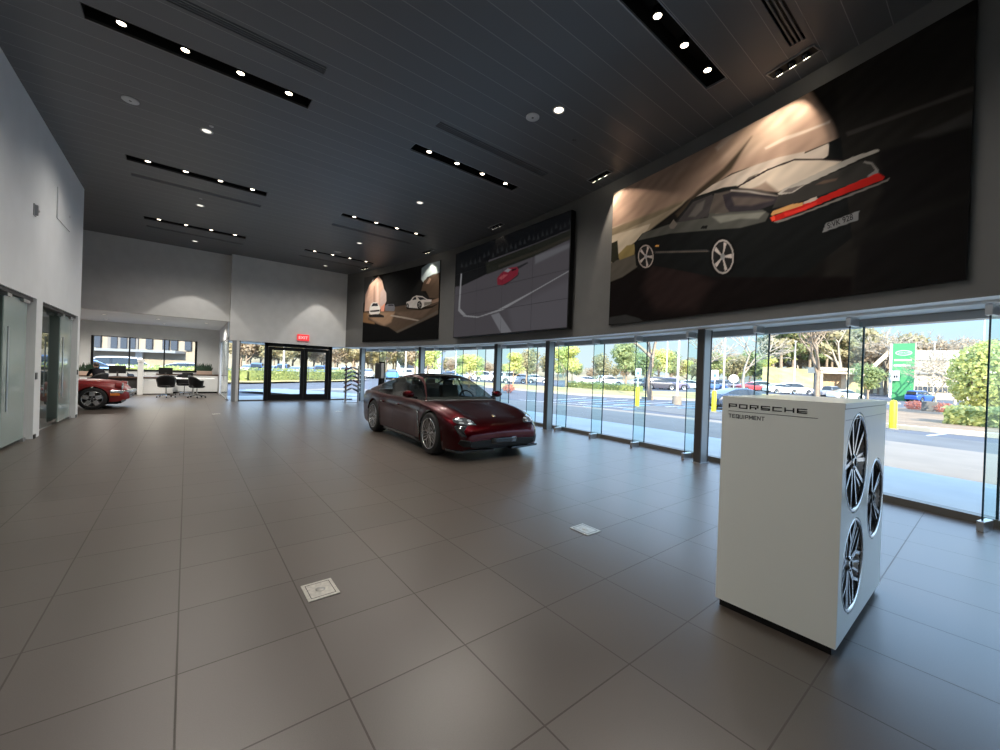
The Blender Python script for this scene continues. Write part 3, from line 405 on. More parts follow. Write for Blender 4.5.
nth = [s_ for s_ in ['at the corner of the view right of the white display box', 'first bay left of the rightmost fin, behind the white display box', 'second bay left of the rightmost fin, above the display box lettering', 'third bay left of the rightmost fin, touching the nearest steel column', 'fourth bay left of the rightmost fin', 'fifth bay left of the rightmost fin', 'sixth bay left of the rightmost fin', 'seventh bay left of the rightmost fin, by the car nose', 'eighth bay left of the rightmost fin', 'ninth bay left of the rightmost fin, behind the car', 'tenth bay left of the rightmost fin, behind the car', 'eleventh bay left of the rightmost fin, behind the car roof', 'twelfth bay left of the rightmost fin', 'thirteenth bay left of the rightmost fin, by the charging post', 'fourteenth bay left of the rightmost fin', 'fifteenth bay left of the rightmost fin']]
nth = [s_.replace(' of the rightmost fin', ' of the rightmost').replace(', touching the nearest steel column', ', by the nearest column').replace('above the display box lettering', 'above the box lettering').replace('behind the white display box', 'behind the white box').replace('at the corner of the view right of the white display box', 'rightmost, beyond the white display box') for s_ in nth]
k = 0
for i, th in enumerate(ths):
    y = CY+RG*math.sin(th)
    if -.3 < y < 17.4:
        t = make_fin(th); t['label'] = 'clear glass fin, '+nth[k]; t['group'] = 'glass fins of the window wall'; k += 1
# steel columns
clab = ['tall dark steel column beside the white display box', 'dark steel column just right of the dark red car', 'dark steel column behind the windscreen of the dark red car', 'dark steel column rising behind the roof of the dark red car', 'steel column behind the brochure rack']
for i, y in enumerate((3.31, 7.50, 9.72, 13.9, 17.75)):
    th = math.asin((y-CY)/31.25); x = arct(th, 31.25)[0]; r = Vector((math.cos(th), math.sin(th), 0)); e = Vector((-math.sin(th), math.cos(th), 0))
    b = MB(); b.obox((0, 0, 1.175), r*.012, e*.065, (0, 0, 1.175), 'steel_dark'); b.obox(r*.10+Vector((0, 0, 1.175)), r*.088, e*.060, (0, 0, 1.175), 'steel_grey')
    b.obox(r*.20+Vector((0, 0, 1.175)), r*.012, e*.065, (0, 0, 1.175), 'steel_dark')
    b.obox(r*.1+Vector((0, 0, .006)), r*.13, e*.085, (0, 0, .006), 'steel_grey')
    tag(b.build('steel_column', loc=(x, y, 0)), clab[i], 'column', 'steel columns along the window wall')

# door wall with header, back header, left wall
b = MB(); b.box(1.27, 5.75, YD, YD+.56, 2.36, H+.4, 'wall_grey'); struct(b.build('wall_back'))
b = MB(); b.box(-8, 1.27, 18.7, 18.95, 3.09, H+.4, 'wall_grey'); struct(b.build('wall_back_header'))
b = MB(); b.box(-2.35, -2.1, YB, 14.25, 2.47, H+.4, 'wall_white'); struct(b.build('wall_left')); b = MB(); b.box(-2.35, -2.1, YB, 3.8, 0, 2.47, 'wall_white'); struct(b.build('wall_left_lower'))
b = MB(); b.box(-8.2, -2.1, YB-.2, YB, 0, H+.4, 'wall_white'); b.box(-2.1, 3.6, YB-.2, YB, 0, H+.4, 'wall_white'); struct(b.build('wall_front'))
b = MB(); b.box(-8.2, -8, YB, 24.6, 0, H+.4, 'wall_white'); struct(b.build('wall_far_left'))
# office side wall behind glass offices
b = MB(); b.box(-5.6, -5.5, YB, 14.2, 0, 2.7, 'wall_office'); b.box(-5.5, -2.35, YB, 14.2, 2.7, 2.8, 'wall_office')
struct(b.build('wall_office'))
for y in (3.8, 7.3, 10.72, 14.1): b = MB(); b.box(-5.5, -2.36, y, y+.1, 0, 2.7, 'wall_office'); struct(b.build('wall_partition'))
b = MB()
b.box(-8, -2.35, 14.2, 14.25, 0, H+.4, 'wall_office')
struct(b.build('wall_office_end'))
# back office alcove
b = MB(); b.box(-8, 1.3, 18.95, 24.2, 3.09, 3.2, 'wall_white'); struct(b.build('ceiling_office'))
wx0, wx1, wz0, wz1 = -3.22, .38, .98, 2.47
b = MB(); b.box(-8, wx0, 24.2, 24.4, 0, 3.1, 'wall_grey'); b.box(wx1, 1.5, 24.2, 24.4, 0, 3.1, 'wall_grey'); b.box(wx0, wx1, 24.2, 24.4, 0, wz0, 'wall_grey'); b.box(wx0, wx1, 24.2, 24.4, wz1, 3.1, 'wall_grey')
struct(b.build('wall_office_back'))
b = MB(); b.box(1.25, 1.35, 19.0, 24.2, 2.45, 3.1, 'wall_white'); b.box(1.25, 1.35, 22.9, 24.2, 0, 2.45, 'wall_white'); struct(b.build('wall_office_right'))
b = MB()
for x in (wx0, wx0+(wx1-wx0)*.335-.02, wx0+(wx1-wx0)*.665-.02, wx1-.08): b.box(x, x+(.08 if x in (wx0, wx1-.08) else .045), 24.16, 24.26, wz0, wz1, 'black')
b.box(wx0, wx1, 24.16, 24.26, wz0, wz0+.07, 'black'); b.box(wx0, wx1, 24.16, 24.26, wz1-.03, wz1, 'steel_dark')
fr = b.build('window_30'); struct(fr)
b = MB(); b.add([(wx0, 24.21, wz0), (wx1, 24.21, wz0), (wx1, 24.21, wz1), (wx0, 24.21, wz1)], [(0, 1, 2, 3)], 'glass_clear'); b.build('pane', fr)
b = MB(); b.box(1.27, 5.7, YD+.28, YD+2.2, 2.36, 2.5, 'soffit'); struct(b.build('trim_canopy'))

# ---------------- back glazing and double door
for i, (x0, x1) in enumerate(((1.62, 2.47), (5.06, 6.0))):
    struct(pane('window_%d' % (40+i), (x0, YD+.12), (x1, YD+.12), .03, 2.36))
    b = MB(); b.box(x0, x1, YD+.09, YD+.16, 0, .05, 'sill'); struct(b.build('trim_%d' % (10+i)))
d = bpy.data.objects.new('door_1', None); C.objects.link(d); d.location = (2.47, YD+.08, 0); d['kind'] = 'structure'; d['label'] = 'black framed glass double entrance door under the exit sign'; d['category'] = 'door'
W = 2.59
b = MB(); b.box(0, .12, 0, .14, 0, 2.36, 'black'); b.box(W-.12, W, 0, .14, 0, 2.36, 'black'); b.box(0, W, 0, .14, 2.22, 2.36, 'black'); b.box(0, W, 0, .14, 0, .03, 'steel_dark'); b.build('door_frame', d)
for k, (x0, x1) in enumerate(((.13, 1.46), (1.47, W-.13))):
    b = MB(); s = .13
    b.box(x0, x0+s, .03, .09, .03, 2.21, 'black'); b.box(x1-s, x1, .03, .09, .03, 2.21, 'black'); b.box(x0+s, x1-s, .03, .09, 2.08, 2.21, 'black'); b.box(x0+s, x1-s, .03, .09, .03, .27, 'black')
    lf = b.build('door_leaf', d)
    b = MB(); b.add([(x0+s, .06, .27), (x1-s, .06, .27), (x1-s, .06, 2.08), (x0+s, .06, 2.08)], [(0, 1, 2, 3)], 'glass_clear'); b.build('door_glass', lf)
    hx = x1-.16 if k == 0 else x0+.16
    b = MB(); b.tube([(hx, -.04, .75), (hx, -.04, 1.45)], .014, 'steel'); b.tube([(hx, -.04, .8), (hx, .03, .8)], .008, 'steel'); b.tube([(hx, -.04, 1.4), (hx, .03, 1.4)], .008, 'steel'); b.build('door_handle', lf)
# exit sign
t = thing('exit_sign', 'small red illuminated EXIT sign above the black double door', 'exit sign', (3.84, YD-.03, 2.66))
b = MB(); b.box(-.23, .23, -.03, .03, -.13, .13, 'red_sign'); b.build('housing', t, bevel=.008)
textobj('lettering', 'EXIT', .17, 'sign_white', (-.19, -.033, -.06), (PI/2, 0, 0), t, sx=1.05)
# pipe columns and pale glass screen left of the doors
t = thing('glass_partition', 'pale glass partition beside the left end of the entrance glazing', 'glass partition', (1.3, 18.9, 0))
b = MB(); b.box(-.02, .0, .1, 3.95, .06, 2.42, 'glass_pale'); b.build('panel', t)
b = MB(); b.box(-.05, .03, .05, 3.97, 0, .06, 'steel'); b.box(-.05, .03, .05, 3.97, 2.42, 2.47, 'steel_grey'); b.build('rail', t)
b = MB(); b.tube([(-.07, 1.2, .7), (-.07, 1.2, 2.0)], .014, 'steel'); b.build('handle', t)
b = MB(); b.box(1.38, 1.50, YD-.02, YD+.26, 0, 2.36, 'steel_grey'); b.box(1.50, 1.60, YD+.02, YD+.2, 0, 2.36, 'soffit'); b.box(1.60, 1.63, YD+.0, YD+.22, 0, 2.36, 'steel_dark')
tag(b.build('mullion_post'), 'grey metal post at the left end of the entrance glazing', 'post')

# ---------------- glass offices on the left
ol = ['nearer glass office front on the left wall', 'farther glass office front on the left wall, beside the red car', 'glass office front close to the viewer on the left wall']
for i, y0 in enumerate((7.57, 10.98, 4.16)):
    t = thing('office_glazing', ol[i], 'glass wall', (-2.1, y0, 0), group='glass office fronts')
    b = MB(); b.add([(-.16, 0, .02), (-.16, 3.0, .02), (-.16, 3.0, 2.47), (-.16, 0, 2.47)], [(0, 1, 2, 3)], 'glass_green'); b.build('fixed_glass', t)
    b = MB(); b.box(-.09, -.075, 1.76, 2.84, .05, 2.40, 'glass_frost'); pn = b.build('sliding_glass', t)
    b = MB(); b.tube([(-.03, 1.78, .6), (-.03, 1.78, 1.9)], .012, 'steel'); b.build('pull_bar', pn)
    b = MB(); b.box(-.14, -.03, .1, 2.95, 2.41, 2.47, 'steel_dark'); b.build('track', t)
    b = MB(); b.box(-.12, -.04, 1.75, 1.95, 2.36, 2.46, 'steel'); b.build('roller', t); b = MB(); b.box(-.12, -.04, 2.5, 2.86, 2.36, 2.46, 'steel'); b.build('roller', t)
    b = MB(); b.box(-.12, -.05, 2.74, 2.86, 0, .06, 'steel_grey'); b.build('floor_guide', t)
    b = MB(); b.box(-.175, -.145, 0, 1.7, 0, .012, 'steel'); b.build('floor_channel', t)
    b = MB(); b.box(-.22, 0., 3.02, 3.40 if i != 1 else 3.27, 0, 2.47, 'wall_white'); b.box(-.02, .012, 3.04, 3.16, 0, .07, 'black'); b.box(-.02, .012, 3.05, 3.15, 1.05, 1.17, 'steel_dark'); b.build('end_pillar', t)
# desk and chair seen inside the nearer glass office
t = thing('office_desk', 'pale desk inside the nearer glass office', 'desk', (-4.3, 9.0, 0))
b = MB(); b.box(-.4, .4, -.8, .8, .71, .75, 'white_lacquer'); b.build('desk_top', t, bevel=.004)
for y in (-.74, .74): b = MB(); b.box(-.36, .36, y-.02, y+.02, 0, .71, 'steel_grey'); b.build('leg', t)
b = MB(); b.box(-2.30, -2.29, 7.45, 7.56, 1.1, 1.22, 'white_plastic')
t = thing('light_switch', 'white light switch plate inside the nearer glass office', 'light switch', (-5.49, 8.9, 1.55))
b = MB(); b.box(0, .012, -.06, .06, -.1, .1, 'white_plastic'); b.build('plate', t); b = MB(); b.box(.012, .018, -.03, .03, -.05, .05, 'paper'); b.build('rocker', t)

# ---------------- left wall strobe and access panel
t = thing('fire_strobe', 'small wall alarm strobe high on the left wall', 'alarm', (-2.1, 10.3, 3.95))
b = MB(); b.box(0, .015, -.07, .07, -.1, .1, 'white_plastic'); b.build('back_plate', t); b = MB(); b.box(.015, .05, -.05, .0, -.09, .08, 'steel_grey'); b.build('horn_grille', t); b = MB(); b.ell((.03, .03, 0), (.03, .02, .03), 'white_plastic'); b.build('lens', t)
t = thing('access_panel', 'flush white access panel high on the left wall', 'access panel', (-2.1, 12.25, 4.53))
b = MB(); b.box(0, .02, -.54, .54, -.31, .31, 'wall_white'); b.build('panel_door', t, bevel=.004); b = MB(); b.box(.02, .024, .44, .48, -.02, .02, 'steel'); b.build('latch', t)

# ================================================================== CEILING FITTINGS
def spot(name, loc, aim, power, size, blend=.3, col=(1, .93, .85), rad=.04, parent=None):
    l = bpy.data.lights.new(name, 'SPOT'); l.energy = power*LAMP; l.spot_size = math.radians(size); l.spot_blend = blend; l.color = col; l.shadow_soft_size = rad
    o = bpy.data.objects.new(name, l); C.objects.link(o); o.location = loc
    o.rotation_euler = (Vector(aim)-Vector(loc)).to_track_quat('-Z', 'Y').to_euler(); return o
rows = {2.48: 'nearest', 6.85: 'second', 11.22: 'third', 15.58: 'farthest'}
PW = 210
for (x0, x1, y0, y1) in TROUGH:
    side = 'left' if x0 < 0 else 'right'
    t = thing('light_trough', 'black recessed trough with four lit downlights, %s of the %s-hand ceiling row' % (rows[y0], side), 'ceiling light', ((x0+x1)/2, (y0+y1)/2, H), group='recessed light troughs')
    w, d = (x1-x0)/2, (y1-y0)/2
    b = MB(); V = [(sx*w, sy*d, z) for z in (0, .26) for sy in (-1, 1) for sx in (-1, 1)]
    b.add(V, [(4, 5, 7, 6), (0, 1, 5, 4), (2, 6, 7, 3), (0, 4, 6, 2), (1, 3, 7, 5)], 'black'); b.build('housing', t)
    b = MB(); f = .008
    for a in ((-w, w, -d, -d+f), (-w, w, d-f, d), (-w, -w+f, -d, d), (w-f, w, -d, d)): b.box(*a, -.004, .03, 'steel_grey' if side == 'right' else 'steel_dark')
    b.build('edge_trim', t)
    for k in range(4):
        lx = -w+.35+.63*k
        b = MB(); b.lathe([(.0, .12), (.055, .12), (.058, .02), (.05, .015), (.05, .03)], 'black_gloss', (lx, -.02, 0), n=18); b.tube([(lx, -.02, .1), (lx, -.02, .25)], .02, 'black')
        lm = b.build('lamp', t)
        b = MB(); b.lathe([(0, 0), (.047, 0)], 'lamp_glow', (lx, -.02, .022), n=18); b.build('lens', lm)
        wx = (x0+x1)/2+lx; s = spot('downlight_beam', (wx, (y0+y1)/2-.02, H+.0), (wx, (y0+y1)/2-.02, 0), PW, 150, 1.)
for (x0, x1, y0, y1) in VENT:
    side = 'left' if x0 < 0 else 'right'; rn = {1.58: 'nearest', 5.97: 'second', 12.22: 'third', 16.54: 'farthest'}[y0]
    t = thing('air_slot', 'long slotted air diffuser in the ceiling, %s of the %s-hand row' % (rn, side), 'air vent', ((x0+x1)/2, (y0+y1)/2, H), group='slot air diffusers')
    w, d = (x1-x0)/2, (y1-y0)/2
    b = MB(); V = [(sx*w, sy*d, z) for z in (0, .10) for sy in (-1, 1) for sx in (-1, 1)]
    b.add(V, [(4, 5, 7, 6), (0, 1, 5, 4), (2, 6, 7, 3), (0, 4, 6, 2), (1, 3, 7, 5)], 'black'); b.build('plenum', t)
    b = MB()
    for k in range(5):
        y = -d+.009+(2*d-.018)*k/4; b.box(-w, w, y-.009, y+.009, 0, .02, 'ceiling')
    b.box(-w, -w+.01, -d, d, 0, .02, 'ceiling'); b.box(w-.01, w, -d, d, 0, .02, 'ceiling'); b.build('slats', t)
dl = [(.18, 9.05, 'left row, nearest'), (.18, 13.4, 'left row, middle'), (.12, 17.45, 'left row, nearest the back wall'), (4.52, 4.47, 'right row, brightest and nearest'), (4.48, 9.16, 'right row, second'), (4.45, 13.5, 'right row, third'), (4.41, 17.52, 'right row, nearest the double doors')]
for i, (x, y, l) in enumerate(dl):
    t = thing('round_downlight', 'small round recessed ceiling light, '+l, 'ceiling light', (x, y, H), group='round downlights')
    b = MB(); b.lathe([(.10, 0), (.10, -.008), (.075, -.012), (.07, 0)], 'white_plastic', n=20); b.build('trim_ring', t)
    b = MB(); b.lathe([(0, -.004), (.07, -.004)], 'lamp_glow' if i in (3,) else 'lamp_dim', n=20); b.build('lens', t)
    spot('round_beam', (x, y, H-.03), (x, y+.0, 0), 340 if i in (2, 6) else 230, 62 if i == 6 else 74, .12)
for x, y, l in ((-.82, 8.85, 'above the left wall side of the room'), (4.33, 4.87, 'beside the brightest round downlight'), (4.22, 15.1, 'between the two farthest right-hand troughs')):
    t = thing('ceiling_speaker', 'round grey ceiling speaker '+l, 'speaker', (x, y, H), group='ceiling speakers')
    b = MB(); b.lathe([(.11, 0), (.11, -.01), (.1, -.014), (.0, -.016)], 'white_plastic', n=22); b.build('grille', t); b = MB(); b.lathe([(.02, -.017), (0, -.018)], 'steel_dark', n=10); b.build('badge', t)
for x, y, l in ((.24, 8.82, 'just before the nearest left round light'), (.18, 12.85, 'just before the middle left round light'), (5.32, 4.85, 'dark, near the wall above the large poster')):
    t = thing('sprinkler_head', 'tiny ceiling sprinkler cover '+l, 'sprinkler', (x, y, H), group='sprinkler heads')
    b = MB(); b.lathe([(.035, 0), (.035, -.006), (0, -.008)], 'steel_dark' if x > 5 else 'white_plastic', n=12); b.build('cover', t)
# wall-washer pockets by the posters
ww = [(1.82, 3, 'above the right half of the large silver-lit poster', 1), (5.35, 3, 'above the left end of the large poster', 1), (9.07, 3, 'unlit-looking, above the video wall', 0), (12.65, 2, 'above the right end of the far poster', 1), (16.6, 3, 'above the left end of the far poster', 1)]
for y, n, l, lit in ww:
    x, th = spot_pose(y); t = thing('wall_washer', 'small recessed pocket of %d accent spotlights %s' % (n, l), 'spotlight', (x, y, H), th, group='wall washer spotlights')
    b = MB(); L = .27; b.box(-.07, .07, -L, L, -.012, -.002, 'black'); b.build('pocket', t)
    b = MB(); b.box(-.085, -.07, -L-.015, L+.015, -.018, 0, 'steel_grey'); b.box(.07, .085, -L-.015, L+.015, -.018, 0, 'steel_grey'); b.box(-.07, .07, -L-.015, -L, -.018, 0, 'steel_grey'); b.box(-.07, .07, L, L+.015, -.018, 0, 'steel_grey'); b.build('pocket_trim', t)
    for k in range(n):
        yy = (-.16+.16*k) if n == 3 else (-.08+.16*k)
        b = MB(); b.tube([(-.02, yy, -.01), (.015, yy, -.055)], .042, 'black_gloss', n=14); hd = b.build('spot_head', t)
        b = MB(); b.tube([(.0151, yy, -.0552), (.017, yy, -.0575)], .036, 'lamp_glow' if lit else 'lamp_dim', n=14); b.build('lens', hd)

# accent beams: wide, sharp-edged cones grazing the posters
def wash(y, aim_y, z, power, size, blend, dy=0., rr=.40, ra=RW, col=(1, .84, .68)):
    x, th = spot_pose(y+dy); p = arct(math.asin((y+dy-CY)/(RW-rr)), RW-rr)
    q = arc(aim_y, ra); spot('accent_beam', (p[0], p[1], H-.08), (q[0], q[1], z), power, size, blend, col)

# ================================================================== POSTERS
def paint(Y, Z, art, base):
    col = np.zeros((Y.size, 3)); col[:] = base
    for c, soft, pts in art:
        c = (c+c+c) if len(c) == 1 else c
        P = np.array(pts); m = soft+.01
        sel = np.where((Y > P[:, 0].min()-m) & (Y < P[:, 0].max()+m) & (Z > P[:, 1].min()-m) & (Z < P[:, 1].max()+m))[0]
        if not len(sel): continue
        y, z = Y[sel], Z[sel]; ins = np.zeros(len(sel), bool); dm = np.full(len(sel), 1e9)
        for i in range(len(P)):
            (y1, z1), (y2, z2) = P[i], P[(i+1) % len(P)]
            cr = ((z1 > z) != (z2 > z))
            with np.errstate(divide='ignore', invalid='ignore'):
                xi = (y2-y1)*(z-z1)/((z2-z1) if z2 != z1 else 1e-9)+y1
            ins ^= cr & (y < xi)
            ex, ez = y2-y1, z2-z1; L = ex*ex+ez*ez+1e-12
            t = np.clip(((y-y1)*ex+(z-z1)*ez)/L, 0, 1); dm = np.minimum(dm, (y-y1-t*ex)**2+(z-z1-t*ez)**2)
        sd = np.where(ins, 1, -1)*np.sqrt(dm); a = np.clip(sd/max(soft, .004)+.5, 0, 1); a = a*a*(3-2*a)
        col[sel] += (np.array(c)-col[sel])*a[:, None]
    return col
rng = np.random.default_rng(5)
def streaks(Y, Z, amp, fy=3., fz=40.):
    s = 0
    for k in range(7):
        a, b2, ph = rng.uniform(-fy, fy), rng.uniform(.4*fz, fz), rng.uniform(0, 6.28); s = s+np.sin(Y*a*2+Z*b2+ph+1.5*np.sin(Y*2.3+k))
    return 1+amp*s/7
def picture(name, y0, y1, z0, z1, nx, nz, art, base, parent, posf, m, streak=0.):
    Yg, Zg = np.meshgrid(np.linspace(y0, y1, nx), np.linspace(z0, z1, nz)); Y, Z = Yg.ravel(), Zg.ravel()
    col = paint(Y, Z, art, base)
    if streak: col *= streaks(Y-Z*1.6, Z+Y*.45, streak)[:, None]
    V = [posf(a, c) for a, c in zip(Y, Z)]
    idx = np.arange(nx*nz).reshape(nz, nx)
    F = np.stack([idx[:-1, 1:], idx[:-1, :-1], idx[1:, :-1], idx[1:, 1:]], -1).reshape(-1, 4)
    me = bpy.data.meshes.new(name); me.from_pydata(V, [], F.tolist()); me.materials.append(M[m])
    at_ = me.color_attributes.new('print', 'FLOAT_COLOR', 'POINT'); at_.data.foreach_set('color', np.concatenate([np.clip(col, 0, 1), np.ones((len(col), 1))], 1).astype(np.float32).ravel())
    o = bpy.data.objects.new(name, me); C.objects.link(o); o.parent = parent; return o
M['print'] = vcol('poster_print', 'print', 0, .85)
M['print_screen'] = vcol('screen_picture', 'print', .37, .5)
def poster(label, y0, y1, z0, z1, nx, nz, art, streak):
    t = thing('wall_poster', label, 'poster', (0, 0, 0), group='wall artwork')
    yc = (y0+y1)/2; xc = arc(yc, RW)[0]; t.location = (xc, yc, z0)
    o = picture('printed_canvas', y0, y1, z0, z1, nx, nz, art, (.012, .011, .010), t, lambda y, z: (arc(y, RW-.045)[0]-xc, y-yc, z-z0), 'print', streak)
    w = arc_wall('stretcher_frame', RW-.043, RW, y0-.003, y1+.003, z0-.003, z1+.003, 'black', 30); w.parent = t; w.location = (-xc, -yc, -z0)
    return t
pa = poster('huge wall poster of a black sports coupe seen from behind with red tail light bar', .265, 5.25, 2.56, 5.37, 440, 250, ART_A, .24)
pc = poster('far dark wall poster with three white and grey cars on a lit street', 12.45, 17.2, 2.59, 5.37, 300, 180, ART_C, .08)
th = math.asin((1.32-CY)/RW)
def tx(s, size, y, z, m='black', rot=.117):
    p = arct(math.asin((y-CY)/(RW-.05)), RW-.05)
    o = textobj('plate_lettering', s, size, m, (p[0], p[1], z), (PI/2, 0, th-PI/2), None, sx=.8)
    o.rotation_euler.rotate_axis('Z', rot) if False else None
    return o
o = textobj('plate_lettering', 'S:VK 928', .105, 'black', (0, 0, 0), (0, 0, 0), None, sx=.62)
p = arct(math.asin((1.455-CY)/(RW-.05)), RW-.05); e = Vector((math.sin(th), -math.cos(th), 0)); r_ = Vector((-math.cos(th), -math.sin(th), 0))
Rz = Matrix((e, Vector((0, 0, 1)), r_)).transposed().to_4x4()
o.parent = pa; o.matrix_local = Matrix.Translation(Vector((p[0], p[1], 3.452))-pa.location) @ Rz @ Matrix.Rotation(.117, 4, 'Z') @ Matrix.Diagonal((.70, 1, 1, 1))

# video wall: 4 x 4 flat displays
y0, y1, z0, z1 = 6.42, 11.38, 2.59, 5.34
pA, pB = Vector((*arc(y0, RW-.05), 0)), Vector((*arc(y1, RW-.05), 0)); ev = (pB-pA).normalized(); nv = Vector((-ev.y, ev.x, 0))
t = thing('video_wall', 'large screen wall of sixteen displays showing a red car on a race track', 'screen', (*((pA+pB)/2)[:2], z0), group='wall artwork')
LW = (pB-pA).length; off = .12
def vp(y, z, d=0.): q = pA+ev*((y-y0)/(y1-y0)*LW)+nv*(off+d); return (q.x-t.location.x, q.y-t.location.y, z-z0)
b = MB(); c = vp((y0+y1)/2, (z0+z1)/2, -.075); b.obox(c, ev*(LW/2+.02), nv*.07, (0, 0, (z1-z0)/2+.02), 'black'); b.build('mounting_frame', t)
for i in range(4):
    for j in range(4):
        ya, yb = y0+(y1-y0)*i/4+.004, y0+(y1-y0)*(i+1)/4-.004; za, zb = z0+(z1-z0)*j/4+.004, z0+(z1-z0)*(j+1)/4-.004
        picture('display', ya, yb, za, zb, 62, 36, ART_B, (.1, .1, .1), t, lambda y, z: vp(y, z), 'print_screen')
wash(1.82, 2.55, 3.9, 150, 84, .12, rr=.42)
wash(1.95, 3.3, 3.9, 100, 76, .4)
wash(5.35, 4.55, 3.9, 150, 80, .15)
wash(5.3, 5.0, 3.6, 90, 60, .4)
wash(12.65, 13.2, 4.0, 150, 66, .10, col=(1, .85, .7))
wash(16.6, 16.1, 3.8, 150, 70, .10)
wash(9.07, 9.0, 4, 20, 80, .4)

# ================================================================== KIOSK
KX0, KX1, KY0, KY1 = 2.745, 3.94, .518, 1.130
K = thing('display_kiosk', 'tall white lacquered display box with three alloy rims on one side', 'display stand', ((KX0+KX1)/2, (KY0+KY1)/2, 0))
lx, ly = (KX1-KX0)/2, (KY1-KY0)/2
KT = 1.356
rimC = [(-.26, 1.005, .292), (.325, .700, .272), (-.265, .408, .272)]   # x (local), z, radius
# body: front panel with round cut-outs (boolean-free: ring polygons)
b = MB(); b.box(-lx, lx, -ly+.02, ly, .055, KT-.034, 'kiosk'); b.box(-lx-.002, lx+.002, -ly-.002, ly+.002, KT-.032, KT, 'kiosk')
body = b.build('carcass', K, bevel=.003)
b = MB()
def panel_with_holes(b, x0, x1, z0, z1, holes, y, m, depth, mw):
    bm = bmesh.new(); g = 90; nx = 120; nz = 130
    # fine strip mesh: cells whose centre lies in a hole are left out, rims follow by snapping
    X = [x0+(x1-x0)*i/nx for i in range(nx+1)]; Z = [z0+(z1-z0)*j/nz for j in range(nz+1)]
    V = {}; F = []
    def snap(x, z):
        for cx, cz, r in holes:
            d = math.hypot(x-cx, z-cz)
            if abs(d-r) < .0075: return cx+(x-cx)*r/d, cz+(z-cz)*r/d
        return x, z
    vi = []; 
    for j in range(nz+1):
        for i in range(nx+1): x, z = snap(X[i], Z[j]); vi.append((x, y, z))
    for j in range(nz):
        for i in range(nx):
            q = [j*(nx+1)+i, j*(nx+1)+i+1, (j+1)*(nx+1)+i+1, (j+1)*(nx+1)+i]
            cx = sum(vi[k][0] for k in q)/4; cz = sum(vi[k][2] for k in q)/4
            if any(math.hypot(cx-a, cz-c) < r for a, c, r in holes): continue
            F.append(tuple(q))
    b.add(vi, F, m)
    for cx, cz, r in holes: b.lathe([(r, 0), (r, depth)], mw, (cx, y, cz), 'y', 72)
panel_with_holes(b, -lx+.0, lx-.0, .045, KT-.034, rimC, -ly, 'kiosk', .10, 'kiosk')
fp = b.build('rim_panel', K)
# the carcass face behind the panel is recessed for the rims
b = MB(); b.box(-lx+.012, lx-.03, -ly+.02, ly-.02, 0, .045, 'black'); b.build('plinth', K)
bpy.data.objects.remove(body)
b = MB()   # carcass again, open behind the rim panel
V = [(-lx, -ly, .045), (lx, -ly, .045), (lx, ly, .045), (-lx, ly, .045)]; V += [(x, y, KT-.034) for x, y, _ in V]
b.add(V, [(3, 2, 1, 0), (1, 2, 6, 5), (2, 3, 7, 6), (3, 0, 4, 7), (4, 5, 6, 7)], 'kiosk'); b.box(-lx+.01, lx-.01, -ly+.12, -ly+.13, .06, KT-.05, 'black')
b.build('carcass', K)
b = MB(); b.box(-lx-.003, lx+.003, -ly-.003, ly+.003, KT-.030, KT, 'kiosk'); b.build('top_lid', K, bevel=.003)
b = MB(); b.box(-lx-.004, -lx-.0005, -ly, ly, .045, KT-.001, 'kiosk'); b.build('front_panel', K)
b = MB(); b.box(-lx+.01, lx-.01, -ly+.004, ly-.004, KT-.036, KT-.029, 'steel_dark'); b.build('shadow_gap', K)
# seams on the rim side
b = MB(); b.box(-lx+.02, lx-.02, -ly-.0015, -ly, 1.262, 1.266, 'steel_grey'); b.box(lx-.20, lx-.197, -ly-.0015, -ly, .06, 1.262, 'steel_grey') if False else None; b.build('panel_seam', K)

